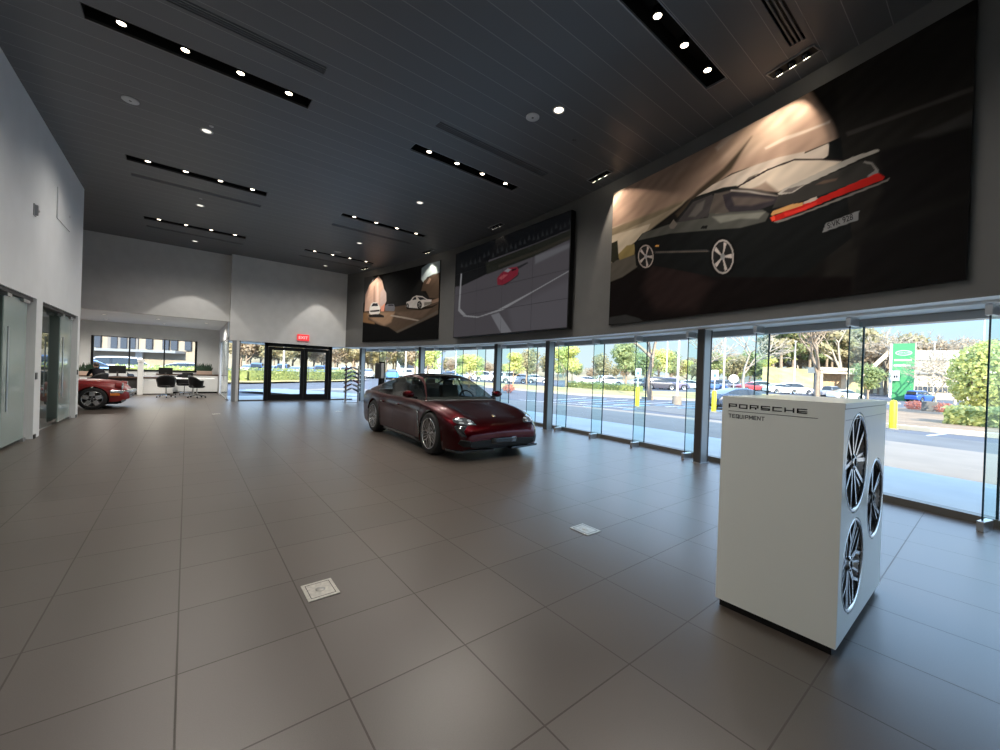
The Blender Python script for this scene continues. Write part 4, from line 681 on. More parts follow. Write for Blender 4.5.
WM = 1.6
def rim_mesh(style, R, parent, loc, axis_sign=1, name='alloy_rim', w=.10, dark='rim_dark'):
    """an alloy rim lying in the local x-z plane, face towards -y"""
    b = MB()
    b.lathe([(R, 0.0), (R*.985, -.006), (R*.955, -.006), (R*.935, .006), (R*.90, .03), (R*.88, w)], 'rim_silver', axis='y', n=64)
    b.lathe([(R*.935, .004), (R*.92, .02), (R*.86, w*.9), (0, w*.95)], dark, axis='y', n=48)
    def spoke(a0, a1, r0, r1, w0, w1, y0, y1, m, d=.022):
        c0, s0 = math.cos(a0), math.sin(a0); c1, s1 = math.cos(a1), math.sin(a1)
        p0 = Vector((c0*r0, y0, s0*r0)); p1 = Vector((c1*r1, y1, s1*r1)); t = (p1-p0); n = Vector((-t.z, 0, t.x)).normalized()
        w0, w1 = w0*WM, w1*WM; V = [p0-n*w0, p0+n*w0, p1+n*w1, p1-n*w1]
        Vb = [q+Vector((0, d, 0)) for q in (p0-n*w0*1.5, p0+n*w0*1.5, p1+n*w1*1.5, p1-n*w1*1.5)]
        b.add(V, [(0, 1, 2, 3)], m); b.add(V+Vb, [(0, 4, 5, 1), (1, 5, 6, 2), (2, 6, 7, 3), (3, 7, 4, 0)], dark)
    for k in range(5):
        a = 2*PI*k/5+PI/2
        if style == 0:     # broad paired blades meeting at the hub
            for s in (-1, 1):
                spoke(a+s*.10, a+s*.36, R*.12, R*.93, .006*R/.27, .007*R/.27, .012, .004, 'rim_silver', .05)
                spoke(a+s*.16, a+s*.20, R*.16, R*.93, .004*R/.27, .005*R/.27, .02, .010, 'rim_silver', .03)
                spoke(a+s*.13, a+s*.28, R*.14, R*.93, .012*R/.27, .016*R/.27, .022, .014, dark, .04)
        elif style == 1:   # swirling single-sided blades
            spoke(a, a+.34, R*.12, R*.93, .012*R/.27, .006*R/.27, .012, .004, 'rim_silver', .06)
            spoke(a+.10, a+.12, R*.30, R*.93, .004*R/.27, .005*R/.27, .012, .006, 'rim_silver', .04)
            spoke(a+.05, a+.22, R*.2, R*.93, .022*R/.27, .026*R/.27, .024, .014, dark, .04)
        elif style == 3:   # five flat petals
            spoke(a, a, R*.1, R*.90, .05*R/.27, .038*R/.27, .004, .004, 'rim_silver', .05)
        else:              # Y-shaped fine spokes
            spoke(a, a, R*.1, R*.5, .014*R/.27, .009*R/.27, .014, .008, 'rim_silver', .05)
            for s in (-1, 1):
                spoke(a, a+s*.30, R*.48, R*.93, .006*R/.27, .006*R/.27, .008, .004, 'rim_silver', .05)
                spoke(a+s*.42, a+s*.50, R*.25, R*.93, .004*R/.27, .005*R/.27, .016, .006, 'rim_silver', .04)
    b.lathe([(R*.17, .03), (R*.16, .010), (R*.11, .004), (0, .004)], 'rim_silver' if style != 1 else 'rim_dark', axis='y', n=24)
    for k in range(5):
        a = 2*PI*k/5+PI/2+.63; b.lathe([(.008, .0), (.008, -.004), (0, -.004)], 'steel_dark', (R*.135*math.cos(a), .008, R*.135*math.sin(a)), 'y', 8)
    o = b.build(name, parent); o.location = loc
    if axis_sign < 0: o.rotation_euler = (0, 0, PI)
    b = MB(); b.lathe([(R*.075, .003), (R*.07, -.002), (0, -.003)], 'black_gloss', axis='y', n=18); cp = b.build('centre_cap', o)
    return o
for st, (x, z, r) in zip((0, 1, 2), rimC):
    rim_mesh(st, r*.985, K, (x, -ly+.005, z))
# lettering on the face towards the viewer, block letters built from bars
G = {'P': ['h1', 'h2m', 'vl', 'vrt'], 'O': ['h1', 'h3', 'vl', 'vr'], 'R': ['h1', 'h2', 'vl', 'vrt', 'leg'], 'S': ['h1', 'h2', 'h3', 'vlt', 'vrb'], 'C': ['h1', 'h3', 'vl'], 'H': ['h2', 'vl', 'vr'], 'E': ['h1', 'h2', 'h3', 'vl']}
def letter(b, ch, u, w, h, s, m='black'):
    def bar(u0, u1, v0, v1): b.box(-lx-.0055, -lx-.004, -(u+u1)+0, -(u+u0)+0, v0, v1, m)
    for g in G[ch]:
        if g == 'h1': bar(0, w, h-s, h)
        if g in ('h2', 'h2m'): bar(0, w, h*.42-s*.5 if ch != 'P' else h*.30, (h*.42+s*.5) if ch != 'P' else h*.30+s)
        if g == 'h3': bar(0, w, 0, s)
        if g == 'vl': bar(0, s*1.3, 0, h)
        if g == 'vr': bar(w-s*1.3, w, 0, h)
        if g == 'vrt': bar(w-s*1.3, w, h*.3 if ch == 'P' else h*.42, h)
        if g == 'vrb': bar(w-s*1.3, w, 0, h*.42)
        if g == 'vlt': bar(0, s*1.3, h*.42, h)
        if g == 'leg': bar(w*.60, w*.60+s*1.3, 0, h*.42)
lt = MB(); tw = 0; n = len('PORSCHE'); gap = .012; lw = (.412-gap*6)/7
for i, ch in enumerate('PORSCHE'): letter(lt, ch, i*(lw+gap), lw, .027, .0058)
o = lt.build('lettering', K); o.location = (0, 1.092-(KY0+KY1)/2, 1.283)
b = MB(); b.box(-lx-.005, -lx-.004, .631-(KY0+KY1)/2, 1.092-(KY0+KY1)/2, 1.2615, 1.2645, 'steel_dark'); b.build('underline', K)
BG = {'T': [(0, 1, 1, 1), (.5, 0, .5, 1)], 'E': [(0, 0, 0, 1), (0, 1, 1, 1), (0, .5, .85, .5), (0, 0, 1, 0)], 'Q': [(0, 0, 1, 0), (1, 0, 1, 1), (1, 1, 0, 1), (0, 1, 0, 0), (.6, .3, 1.1, -.15)],
      'U': [(0, 1, 0, 0), (0, 0, 1, 0), (1, 0, 1, 1)], 'I': [(.5, 0, .5, 1)], 'P': [(0, 0, 0, 1), (0, 1, 1, 1), (1, 1, 1, .45), (1, .45, 0, .45)], 'M': [(0, 0, 0, 1), (0, 1, .5, .35), (.5, .35, 1, 1), (1, 1, 1, 0)], 'N': [(0, 0, 0, 1), (0, 1, 1, 0), (1, 0, 1, 1)]}
b = MB(); u = 0.; hh = .021; W = {'I': .25, 'M': 1.25}; tot = sum(W.get(c, 1.)+.55 for c in 'TEQUIPMENT')-.55; sc_ = .198/tot
for c in 'TEQUIPMENT':
    w1 = W.get(c, 1.)*sc_
    for (a0, b0, a1, b1) in BG[c]:
        p = Vector((0, -(u+a0*w1), b0*hh)); q = Vector((0, -(u+a1*w1), b1*hh)); d_ = q-p; L = d_.length; d_.normalize(); nn = Vector((0, -d_.z, d_.y)); th_ = .0019
        b.obox((p+q)/2, d_*(L/2+th_*.9), nn*th_, (.0004, 0, 0), 'black')
    u += w1+.55*sc_
o = b.build('lettering', K); o.location = (-lx-.0047, 1.088-(KY0+KY1)/2, 1.2215)

# ================================================================== SMALL FLOOR THINGS
def floor_box(x, y, l):
    t = thing('floor_box', l, 'floor outlet', (x, y, 0), group='floor outlet covers')
    b = MB(); b.box(-.095, .095, -.11, .11, 0, .006, 'steel_brushed'); b.build('cover', t, bevel=.002)
    b = MB()
    for a in ((-.075, .075, -.088, -.084), (-.075, .075, .084, .088), (-.075, -.071, -.088, .088), (.071, .075, -.088, .088)): b.box(*a, .006, .0068, 'steel_dark')
    b.build('groove', t); b = MB(); b.lathe([(.03, .006), (.03, .0085), (0, .0085)], 'steel_brushed', n=18); b.build('plug', t)
for a in ((.72, 2.72, 'square metal floor outlet cover nearest the viewer'), (3.0, 2.42, 'square metal floor outlet cover between the viewer and the dark red car'), (.70, 13.9, 'tiny distant floor outlet cover left of the double doors'), (3.97, 13.6, 'tiny distant floor outlet cover before the double doors')): floor_box(*a)

# brochure rack
t = thing('brochure_rack', 'grey metal rack of fanned brochures beside the window wall', 'brochure rack', (5.58, 17.25, 0), -.55)
for s in (-1, 1): b = MB(); b.box(s*.26-.035, s*.26+.035, -.03, .03, 0, 1.56, 'steel_grey'); b.build('upright', t)
b = MB(); b.box(-.34, .34, -.2, .2, 0, .02, 'steel_grey'); b.box(-.3, .3, -.015, .015, .24, .26, 'steel_grey'); b.build('base', t)
for k in range(6):
    z = .50+.18*k
    for s in (-1, 1):
        b = MB(); b.obox((s*.155, 0, z), (.155, 0, -s*.075), (0, .15, 0), (0, 0, .004), 'steel_dark'); b.obox((s*.31, 0, z-.065), (.004, 0, 0), (0, .15, 0), (0, 0, .02), 'steel_grey'); b.build('shelf', t)
BR = [(.16, .03, .03), (.30, .30, .30), (.03, .04, .05), (.10, .09, .08)]
for k, c in enumerate(BR): M['bro%d' % k] = mat('brochure_cover_%d' % k, c, .35)
bl = ['top', 'second', 'third', 'fourth', 'fifth', 'lowest']
for k in range(6):
    for j, sd in enumerate((-1, 1)):
        b = MB(); z = 1.42-.18*k
        b.obox((0, 0, 0), (.13, 0, -sd*.063), (0, .12, 0), (0, 0, .022), 'bro%d' % ((k+j) % 4)); b.obox((0, 0, .0225), (.07, 0, -sd*.034), (0, .04, 0), (0, 0, .001), 'paper')
        o = b.build('brochure'); q = Matrix.Rotation(-.55, 4, 'Z') @ Vector((sd*.17, 0, z+.008)); o.location = (5.58+q.x, 17.25+q.y, q.z); o.rotation_euler = (0, 0, -.55)
        tag(o, 'brochure stack on the %s shelf of the grey rack, %s side' % (bl[k], ('left', 'right')[j]), 'brochure', 'brochures on the rack')
# charging post
t = thing('charging_post', 'black charging pedestal with grey oval charger behind the dark red car', 'car charger', (5.95, 15.0, 0), -.35)
b = MB(); b.box(-.1, .14, -.05, .05, 0, 1.74, 'black'); b.build('pedestal', t, bevel=.01); b = MB(); b.box(-.2, .2, -.16, .16, 0, .02, 'black'); b.build('base', t)
b = MB(); b.box(-.24, -.02, -.17, -.05, 1.08, 1.68, 'steel_dark'); b.build('charger_body', t, bevel=.05); b = MB(); b.box(-.01, .09, -.09, -.05, 1.1, 1.68, 'white_plastic'); b.build('display_strip', t, bevel=.01)
b = MB(); b.tube([(.04, -.09, 1.1), (.06, -.14, .9), (.03, -.12, .75), (.0, -.09, .9), (.02, -.08, 1.05)], .012, 'rubber'); b.build('cable', t)

# ================================================================== CARS
def mono(xs, ys):
    xs = np.array(xs, float); ys = np.array(ys, float); h = np.diff(xs); d = np.diff(ys)/h; m = np.zeros(len(xs))
    m[0], m[-1] = d[0], d[-1]
    for i in range(1, len(xs)-1): m[i] = 0 if d[i-1]*d[i] <= 0 else 2*d[i-1]*d[i]/(d[i-1]+d[i])
    def f(x):
        i = int(np.clip(np.searchsorted(xs, x)-1, 0, len(xs)-2)); t = min(1, max(0, (x-xs[i])/h[i]))
        return float((2*t**3-3*t**2+1)*ys[i]+(t**3-2*t**2+t)*h[i]*m[i]+(-2*t**3+3*t**2)*ys[i+1]+(t**3-t**2)*h[i]*m[i+1])
    return f
TS = [0, .2, .4, .56, .68, .78, .88, .935]
SF = [.0, .1, .22, .38, .55, .7, .85, 1.0]
def build_car(root, S, lo=False):
    """S: car description in metres, x forward, wheels on z=0"""
    zt, w, bump, zs0, zb0 = mono(*S['top']), mono(*S['width']), mono(*S['bump']), mono(*S['shoulder']), mono(*S['bottom'])
    ax, R = S['axles'], S['arch']; x0, x1 = S['top'][0][0], S['top'][0][-1]
    xs = list(np.linspace(x0, x1, 26 if lo else 70))
    if not lo:
        xs += [x1-k for k in (.001, .003, .006, .010, .016, .024, .034, .046, .06, .08, .10)]+[x0+k for k in (.003, .008, .016, .03, .05)]
    for a in ax:
        xs += [a+R*math.cos(t) for t in np.linspace(0, PI, 9 if lo else 19)]
        xs += [a+R+.004, a-R-.004]
    xs = sorted(set(round(x, 4) for x in xs if x0 <= x <= x1))
    yb = .88
    cr = S.get('crown', .05)
    def topz(x, t): return zt(x)-cr*t**2.4*min(1., (zt(x)-zb0(x))/.4)+bump(x)*math.exp(-((t-.76)/.16)**2)
    def section(x):
        ww = w(x); pts = []
        for t in TS: pts.append((ww*.955*t, topz(x, t)))
        ztop = min(topz(x, .935)-.012, max(zs0(x), zb0(x)+.05)) if True else 0
        zb = zb0(x); base = zb
        for a in ax:
            if abs(x-a) <= R: zb = max(zb, S['wr']+math.sqrt(max(0, R*R-(x-a)**2)))
        zb = min(zb, ztop-.03)
        for f in SF:
            z = ztop-f*(ztop-zb); g = (ztop-z)/max(.05, ztop-base)
            k = float(np.interp(g, [0, .10, .25, .45, .7, .88, 1], [.950, .975, .992, 1.0, .985, .978, .955]))
            pts.append((ww*k, z))
        return pts
    secs = [section(x) for x in xs]; n = len(TS)+len(SF)
    g0, g1 = S['gh'][0][0], S['gh'][0][-1]
    b = MB(); V = []; F = []; idx = {}
    for i, (x, sc) in enumerate(zip(xs, secs)):
        for j, (y, z) in enumerate(sc):
            idx[(i, j, 1)] = len(V); V.append((x, y, z))
            if j == 0: idx[(i, j, -1)] = idx[(i, j, 1)]
            else: idx[(i, j, -1)] = len(V); V.append((x, -y, z))
    tt = TS.index(.88)
    for i in range(len(xs)-1):
        xm = (xs[i]+xs[i+1])/2
        for j in range(n-1):
            if j < tt and g0+.12 < xm < g1-.06 and not lo: continue
            for s in (1, -1):
                q = (idx[(i, j, s)], idx[(i+1, j, s)], idx[(i+1, j+1, s)], idx[(i, j+1, s)])
                if len(set(q)) < 3: continue
                F.append(q if s > 0 else q[::-1])
    b.add(V, F, S['paint'], True)
    for i in (0, len(xs)-1):
        cap = [idx[(i, j, 1)] for j in range(n)]+[idx[(i, j, -1)] for j in range(n-1, 0, -1)]
        b.add([V[k] for k in cap], [tuple(range(len(cap)))], S['paint'])
    body = b.build('body', root, fixn=True)
    # underbody, arch liners
    b = MB(); wm = S['width'][1][len(S['width'][1])//2]
    b.box(x0+.25, x1-.25, -wm*.62, wm*.62, S['zu'], .42, 'black'); b.box(ax[0]+R*.98, ax[1]-R*.98, -wm*.93, wm*.93, S['zu'], .30, 'black')
    b.box(x0+.05, ax[0]-R, -wm*.86, wm*.86, S['zu']+.06, .42, 'black'); b.box(ax[1]+R, x1-.16, -wm*.82, wm*.82, S['zu']+.03, .40, 'black')
    for a in ax:
        for s in (-1, 1):
            P = [(a+(R-.004)*math.cos(t), s*y, S['wr']+(R-.004)*math.sin(t)) for y in (wm*.6, wm*.965) for t in np.linspace(-.35, PI+.35, 15)]
            b.add(P, [(k, k+1, k+16, k+15) for k in range(14)], 'black', True)
    b.build('underbody', root)
    # greenhouse
    gz = mono(*S['gh']); ga, gb, gr, gw = S['pillars']   # a: windscreen top x, b: b-pillar x, r: rear window top x
    N = 20 if lo else 46; gx = [g0+(g1-g0)*i/N for i in range(N+1)]; rows = []
    for x in gx:
        ww = w(x); yb_ = ww*.955*.88; zb_ = topz(x, .88); zr = max(gz(x), zb_+.004); Hh = zr-zb_
        k = min(1., Hh/S['ghH']); yr = yb_*(1-(1-gw)*k)
        rows.append([(yb_, zb_-.004), ((yb_+yr)/2+.018*k, zb_+Hh*.44), (yr+.01*k, zb_+Hh*.83), (yr-.035*k-.004, zb_+Hh*.925), (yr*.66, zb_+Hh*.982), (yr*.33, zr-.002*k), (0, zr)])
    parts = {'side_window': MB(), 'side_window_r': MB(), 'windscreen': MB(), 'rear_window': MB(), 'roof': MB(), 'pillar_trim': MB()}
    G1, G2 = ('car_glass_dark', 'car_glass_dark') if lo else ('car_glass', 'car_glass')
    for i in range(N):
        xm = (gx[i]+gx[i+1])/2
        for j in range(6):
            for s in (1, -1):
                q = [(gx[i], rows[i][j][0]*s, rows[i][j][1]), (gx[i+1], rows[i+1][j][0]*s, rows[i+1][j][1]), (gx[i+1], rows[i+1][j+1][0]*s, rows[i+1][j+1][1]), (gx[i], rows[i][j+1][0]*s, rows[i][j+1][1])]
                f = [(0, 1, 2, 3)] if s > 0 else [(3, 2, 1, 0)]
                if j < 2:
                    if any(abs(xm-p) < .045 for p in S['posts']): parts['pillar_trim'].add(q, f, 'black_gloss', True)
                    elif xm < g0+S['cq'] or xm > g1-.10: parts['roof'].add(q, f, S['paint'], True)
                    else: parts['side_window' if s > 0 else 'side_window_r'].add(q, f, G2, True)
                elif j == 2: parts['roof'].add(q, f, S['paint'], True)
                else:
                    if xm > ga: parts['windscreen'].add(q, f, G1, True)
                    elif xm < gr: parts['rear_window'].add(q, f, G2, True)
                    else: parts['roof'].add(q, f, S.get('roofm', S['paint']), True)
    for k, p in parts.items():
        if p.f: p.build(k.replace('_r', '') if k == 'side_window_r' else k, root, weld=True)
    return body, topz, w, section

def decal(name, body, outline, axis, m, root, off=.004, cuts=3, sm=False):
    """a thin patch following the body: outline in the plane seen along `axis` ('front','rear','side+','side-','top')"""
    bm0 = bmesh.new(); bm0.from_mesh(body.data); tree = BVHTree.FromBMesh(bm0)
    bm = bmesh.new(); vs = [bm.verts.new((p[0], p[1], 0)) for p in outline]; bm.faces.new(vs)
    bmesh.ops.triangulate(bm, faces=bm.faces)
    for _ in range(cuts): bmesh.ops.subdivide_edges(bm, edges=bm.edges, cuts=1, use_grid_fill=True)
    bmesh.ops.triangulate(bm, faces=bm.faces)
    ax = {'front': ((9, 0, 0), (-1, 0, 0)), 'rear': ((-9, 0, 0), (1, 0, 0)), 'side+': ((0, 9, 0), (0, -1, 0)), 'side-': ((0, -9, 0), (0, 1, 0)), 'top': ((0, 0, 9), (0, 0, -1))}[axis]
    bad = []
    for v in bm.verts:
        a, c = v.co.x, v.co.y
        o = Vector((9*(1 if axis == 'front' else -1), a, c)) if axis in ('front', 'rear') else Vector((a, 9 if axis == 'side+' else -9, c)) if axis[:4] == 'side' else Vector((a, c, 9))
        h, nn, _, _ = tree.ray_cast(o, Vector(ax[1]))
        if h is None: bad.append(v)
        else:
            if nn.dot(Vector(ax[1])) > 0: nn = -nn
            v.co = h+nn*off
    bmesh.ops.delete(bm, geom=bad, context='VERTS')
    me = bpy.data.meshes.new(name); bm.to_mesh(me); bm.free(); bm0.free()
    me.materials.append(M[m]); me.polygons.foreach_set('use_smooth', [True]*len(me.polygons))
    o = bpy.data.objects.new(name, me); C.objects.link(o); o.parent = root
    sd = o.modifiers.new('thickness', 'SOLIDIFY'); sd.thickness = .003; sd.offset = 0
    return o

def wheel(root, x, y, r, wd, style, lo=False, rimr=None):
    """y>0 outer face towards +y"""
    rr = rimr or r*.74; b = MB(); s = 1 if y > 0 else -1
    prof = [(rr, -wd/2), (r*.93, -wd/2), (r*.985, -wd*.42), (r, -wd*.3), (r, wd*.3), (r*.985, wd*.42), (r*.93, wd/2), (rr, wd/2)]
    if lo:
        b.lathe(prof, 'rubber', axis='y', n=16); b.lathe([(rr, s*wd*.46), (rr*.9, s*wd*.40), (0, s*wd*.42)], 'rim_silver', axis='y', n=16); b.lathe([(rr*.35, s*wd*.45), (0, s*wd*.46)], 'rim_dark', axis='y', n=10)
        o = b.build('wheel', root); o.location = (x, y-s*wd/2, r); return o
    b.lathe(prof, 'rubber', axis='y', n=44); o = b.build('wheel', root); o.location = (x, y-s*wd/2, r)
    rim_mesh(style, rr*.99, o, (0, s*wd*.49, 0), -1 if s > 0 else 1, 'rim')
    b = MB(); b.lathe([(rr*.62, s*wd*.10), (0, s*wd*.12)], 'brake', axis='y', n=30); b.build('brake_disc', o)
    return o

def seat_mesh(b, x, y, z):
    b.obox((x+.05, y, z+.12), (.25, 0, 0), (0, .24, 0), (0, 0, .09), 'seat_grey'); b.obox((x-.25, y, z+.42), (.07, 0, .02), (0, .22, 0), (-.09, 0, .30), 'seat_grey'); b.obox((x-.36, y, z+.76), (.045, 0, 0), (0, .12, 0), (-.01, 0, .08), 'seat_grey')

# ---- dark red electric saloon
T = dict(paint='cherry', axles=(-1.45, 1.45), arch=.405, wr=.365, zu=.13, crown=.05,
    top=([-2.59, -2.57, -2.50, -2.30, -1.9, -1.2, .6, .85, 1.2, 1.7, 2.0, 2.12, 2.21, 2.27, 2.31, 2.335, 2.35, 2.355],
         [.70, .82, .93, .965, .955, .93, .925, .91, .865, .775, .70, .665, .62, .575, .53, .485, .435, .38]),
    width=([-2.59, -2.50, -2.2, -1.45, -.6, .4, 1.45, 1.9, 2.1, 2.2, 2.27, 2.32, 2.345, 2.355], [.74, .86, .945, .983, .945, .935, .975, .945, .895, .85, .80, .75, .70, .66]),
    bump=([-2.6, -2.2, -1.5, -.6, .5, 1.1, 1.5, 1.85, 2.1, 2.28, 2.355], [.0, .005, .03, .0, .0, .035, .075, .085, .055, .01, .0]),
    shoulder=([-2.6, -2.2, -1.45, 0, 1.45, 2.0, 2.355], [.78, .90, .90, .88, .80, .66, .42]),
    bottom=([-2.6, -2.4, -1.9, 0, 1.8, 2.2, 2.355], [.30, .24, .17, .15, .15, .16, .22]),
    gh=([-2.18, -1.9, -1.5, -1.0, -.5, -.15, .15, .45, .75, .98], [.97, 1.045, 1.155, 1.29, 1.38, 1.398, 1.372, 1.26, 1.075, .90]), ghH=.44,
    pillars=(.22, 0, -1.02, .735), posts=(-.30,), cq=.62, roofm='black_gloss')
car = thing('sports_saloon', 'dark cherry red four-door sports car parked on the showroom floor', 'car', (4.35, 7.60, 0), -PI/2-.036)
body, tz, wf, sec = build_car(car, T)
for x in T['axles']:
    for s in (-1, 1): wheel(car, x, s*(.965 if x > 0 else .972), .362, .255 if x > 0 else .29, 2, rimr=.272)
def mirror_y(P): return [(-a, c) for a, c in P]
def both_front(name, P, m, **k):
    return decal(name, body, P, 'front', m, car, **k), decal(name, body, mirror_y(P), 'front', m, car, **k)
hl = [(.50, .585), (.54, .645), (.64, .69), (.75, .70), (.82, .67), (.84, .63), (.80, .60), (.66, .58)]
for o in both_front('headlight', hl, 'lens_dark', off=.006):
    s = 1 if sum(v.co.y for v in o.data.vertices) > 0 else -1
    for yy, zz in ((.60, .645), (.74, .655), (.60, .605), (.74, .612)):
        P = [(s*(yy+.040*math.cos(a)), zz+.016*math.sin(a)) for a in np.linspace(0, 2*PI, 9)[:-1]]
        decal('led_lamp', body, P, 'front', 'lens', o, off=.012, cuts=1)
both_front('air_curtain', [(.66, .575), (.80, .595), (.85, .57), (.83, .47), (.78, .40), (.72, .41), (.74, .50), (.70, .545)], 'black_gloss', off=.004)
decal('lower_grille', body, [(-.66, .22), (-.66, .33), (-.30, .345), (.30, .345), (.66, .33), (.66, .22), (.50, .205), (-.50, .205)], 'front', 'black', car, off=.006)
both_front('intake', [(.64, .25), (.66, .345), (.80, .365), (.82, .30), (.76, .25)], 'black', off=.006)
decal('number_plate', body, [(-.26, .27), (-.26, .37), (.26, .37), (.26, .27)], 'front', 'black_gloss', car, off=.016, cuts=2)
decal('front_lip', body, [(-.66, .20), (-.64, .225), (.64, .225), (.66, .20)], 'front', 'black_gloss', car, off=.02, cuts=3)
for s in (-1, 1):
    b = MB(); b.obox((2.16, s*.55, .165), (.13, -s*.02, 0), (-.06, s*.34, 0), (0, 0, .02), 'black_gloss'); b.build('splitter', car, bevel=.006)
decal('bonnet_crest', body, [(2.06, -.03), (2.02, -.035), (1.975, 0), (2.02, .035), (2.06, .03)], 'top', 'gold', car, off=.005, cuts=1)
for s in (1, -1):
    ps = [(2.12, s*.40), (2.125, s*.392), (1.2, s*.60), (.95, s*.66), (.95, s*.668), (1.2, s*.608)]
    decal('bonnet_seam', body, ps, 'top', 'black', car, off=.0015, cuts=3)
    sd = 'side+' if s > 0 else 'side-'
    decal('fender_vent', body, [(1.01, .26), (1.045, .30), (1.02, .45), (1.0, .62), (.93, .715), (.86, .715), (.92, .62), (.95, .45)], sd, 'black_gloss', car, off=.004)
    decal('vent_badge', body, [(.99, .66), (.97, .705), (.89, .71), (.91, .665)], sd, 'chrome', car, off=.009, cuts=1)
    decal('vent_badge', body, [(1.035, .30), (1.042, .30), (1.015, .55), (1.008, .55)], sd, 'chrome', car, off=.009, cuts=2)
    decal('side_skirt', body, [(-1.02, .15), (-1.03, .21), (1.0, .21), (1.0, .15)], sd, 'black_gloss', car, off=.01)
    for P in ([(.80, .25), (.806, .25), (.80, .88), (.794, .88)], [(-.33, .25), (-.324, .25), (-.33, .88), (-.336, .88)], [(-1.0, .50), (-.994, .50), (-1.12, .86), (-1.126, .86)], [(-.99, .25), (-.985, .25), (-1.0, .50), (-1.005, .50)]):
        decal('door_seam', body, P, sd, 'black', car, off=.001, cuts=2)
    decal('crease', body, [(-1.0, .34), (-.2, .30), (.75, .29), (.75, .296), (-.2, .308), (-1.0, .35)], sd, 'rim_silver', car, off=.001, cuts=2) if False else None
    for x in (-.16, -1.0): decal('door_handle', body, [(x, .735), (x, .76), (x+.20, .755), (x+.20, .73)], sd, 'cherry', car, off=.016, cuts=1)
    # mirror on its stalk
    b = MB(); b.ell((.70, s*1.03, 1.0), (.085, .12, .07), 'cherry', 14, 10); b.tube([(.72, s*.86, .93), (.71, s*.98, .965)], .022, 'black', 8); mo = b.build('wing_mirror', car)
    b = MB(); b.obox((.628, s*1.03, 1.0), (.004, 0, 0), (0, .09, 0), (0, 0, .045), 'chrome'); b.build('mirror_glass', mo)
    decal('window_trim', body, [(-1.75, .872), (-1.75, .884), (.85, .878), (.85, .868)], sd, 'chrome', car, off=.003, cuts=3) if False else None
decal('tail_light', body, [(-.80, .82), (-.80, .845), (.80, .845), (.80, .82)], 'rear', 'tail_red', car, off=.008)
b = MB(); b.obox((.83, 0, .86), (.18, 0, -.02), (0, .76, 0), (.02, 0, .06), 'seat_grey'); b.build('dashboard', car)
b = MB(); b.box(-1.9, .9, -.74, .74, .40, .44, 'black'); b.build('cabin_floor', car)
for x in (.0, -.88):
    for y in (-.38, .38): b = MB(); seat_mesh(b, x, y, .42); b.build('seat', car, bevel=.03)
b = MB(); b.lathe([(.17, -.012), (.188, 0), (.17, .012), (.155, 0)], 'black', axis='x', n=28, close=True); b.box(-.01, .01, -.16, .16, -.02, .02, 'black'); o = b.build('steering_wheel', car); o.location = (.50, .38, .90); o.rotation_euler = (0, -.4, 0)

# ---- red classic coupe half hidden by the left wall
P9 = dict(paint='red_paint', axles=(-1.135, 1.135), arch=.345, wr=.315, zu=.13, crown=.03,
    top=([-2.10, -2.07, -1.9, -1.5, -1.0, -.4, .45, .7, 1.1, 1.5, 1.75, 1.86, 1.885], [.52, .60, .68, .80, .87, .88, .86, .80, .74, .665, .60, .55, .50]),
    width=([-2.10, -1.9, -1.135, -.4, .3, 1.135, 1.6, 1.8, 1.885], [.62, .76, .835, .79, .785, .815, .75, .67, .58]),
    bump=([-2.1, -1.5, -1.0, 0, .5, .9, 1.3, 1.55, 1.70, 1.80, 1.885], [0, .01, .02, 0, .02, .09, .135, .150, .13, .05, 0]),
    shoulder=([-2.1, -1.5, -.8, 0, .8, 1.4, 1.885], [.56, .74, .80, .80, .78, .70, .50]),
    bottom=([-2.1, -1.7, 0, 1.6, 1.885], [.30, .22, .20, .22, .30]),
    gh=([-1.55, -1.2, -.8, -.3, 0, .3, .5, .66], [.80, .96, 1.14, 1.27, 1.30, 1.20, 1.03, .85]), ghH=.42, pillars=(.12, 0, -.55, .76), posts=(-.10,), cq=.35)
c9 = thing('classic_coupe', 'bright red classic coupe with round headlights, its nose showing past the left wall', 'car', (-3.22, 16.85, 0), 0.)
body9, tz9, w9, sec9 = build_car(c9, P9)
for x in P9['axles']:
    for s in (-1, 1): wheel(c9, x, s*.815, .313, .205, 3, rimr=.225)
for s in (-1, 1):
    z0 = tz9(1.66, .76); b = MB(); b.tube([(1.60, s*.60, .665), (1.735, s*.605, .655)], [.125, .118], 'red_paint', 24); hb = b.build('headlight', c9)
    b = MB(); b.tube([(1.735, s*.605, .655), (1.745, s*.605, .654)], [.119, .112], 'chrome', 24); b.build('bezel', hb); b = MB(); b.ell((1.735, s*.605, .654), (.035, .105, .105), 'lens', 18, 10); b.build('lens', hb)
    b = MB(); b.obox((1.80, s*.52, .43), (.03, -s*.02, 0), (-.04, s*.16, 0), (0, 0, .035), 'amber'); b.build('indicator', c9, bevel=.01)
    b = MB(); b.obox((1.60, s*.775, .43), (.10, -s*.03, 0), (0, s*.01, 0), (0, 0, .03), 'amber'); b.build('side_marker', c9)
    b = MB(); b.ell((1.70, s*.78, .80), (.0001, .0001, .0001), 'black', 4, 3)
    b = MB(); b.box(1.86, 1.93, s*.42-.04, s*.42+.04, .31, .42, 'chrome'); b.build('overrider', c9, bevel=.01)
b = MB()
pts = [(1.50, .80), (1.72, .73), (1.90, .55), (2.0, .25), (2.02, 0), (2.0, -.25), (1.90, -.55), (1.72, -.73), (1.50, -.80)]
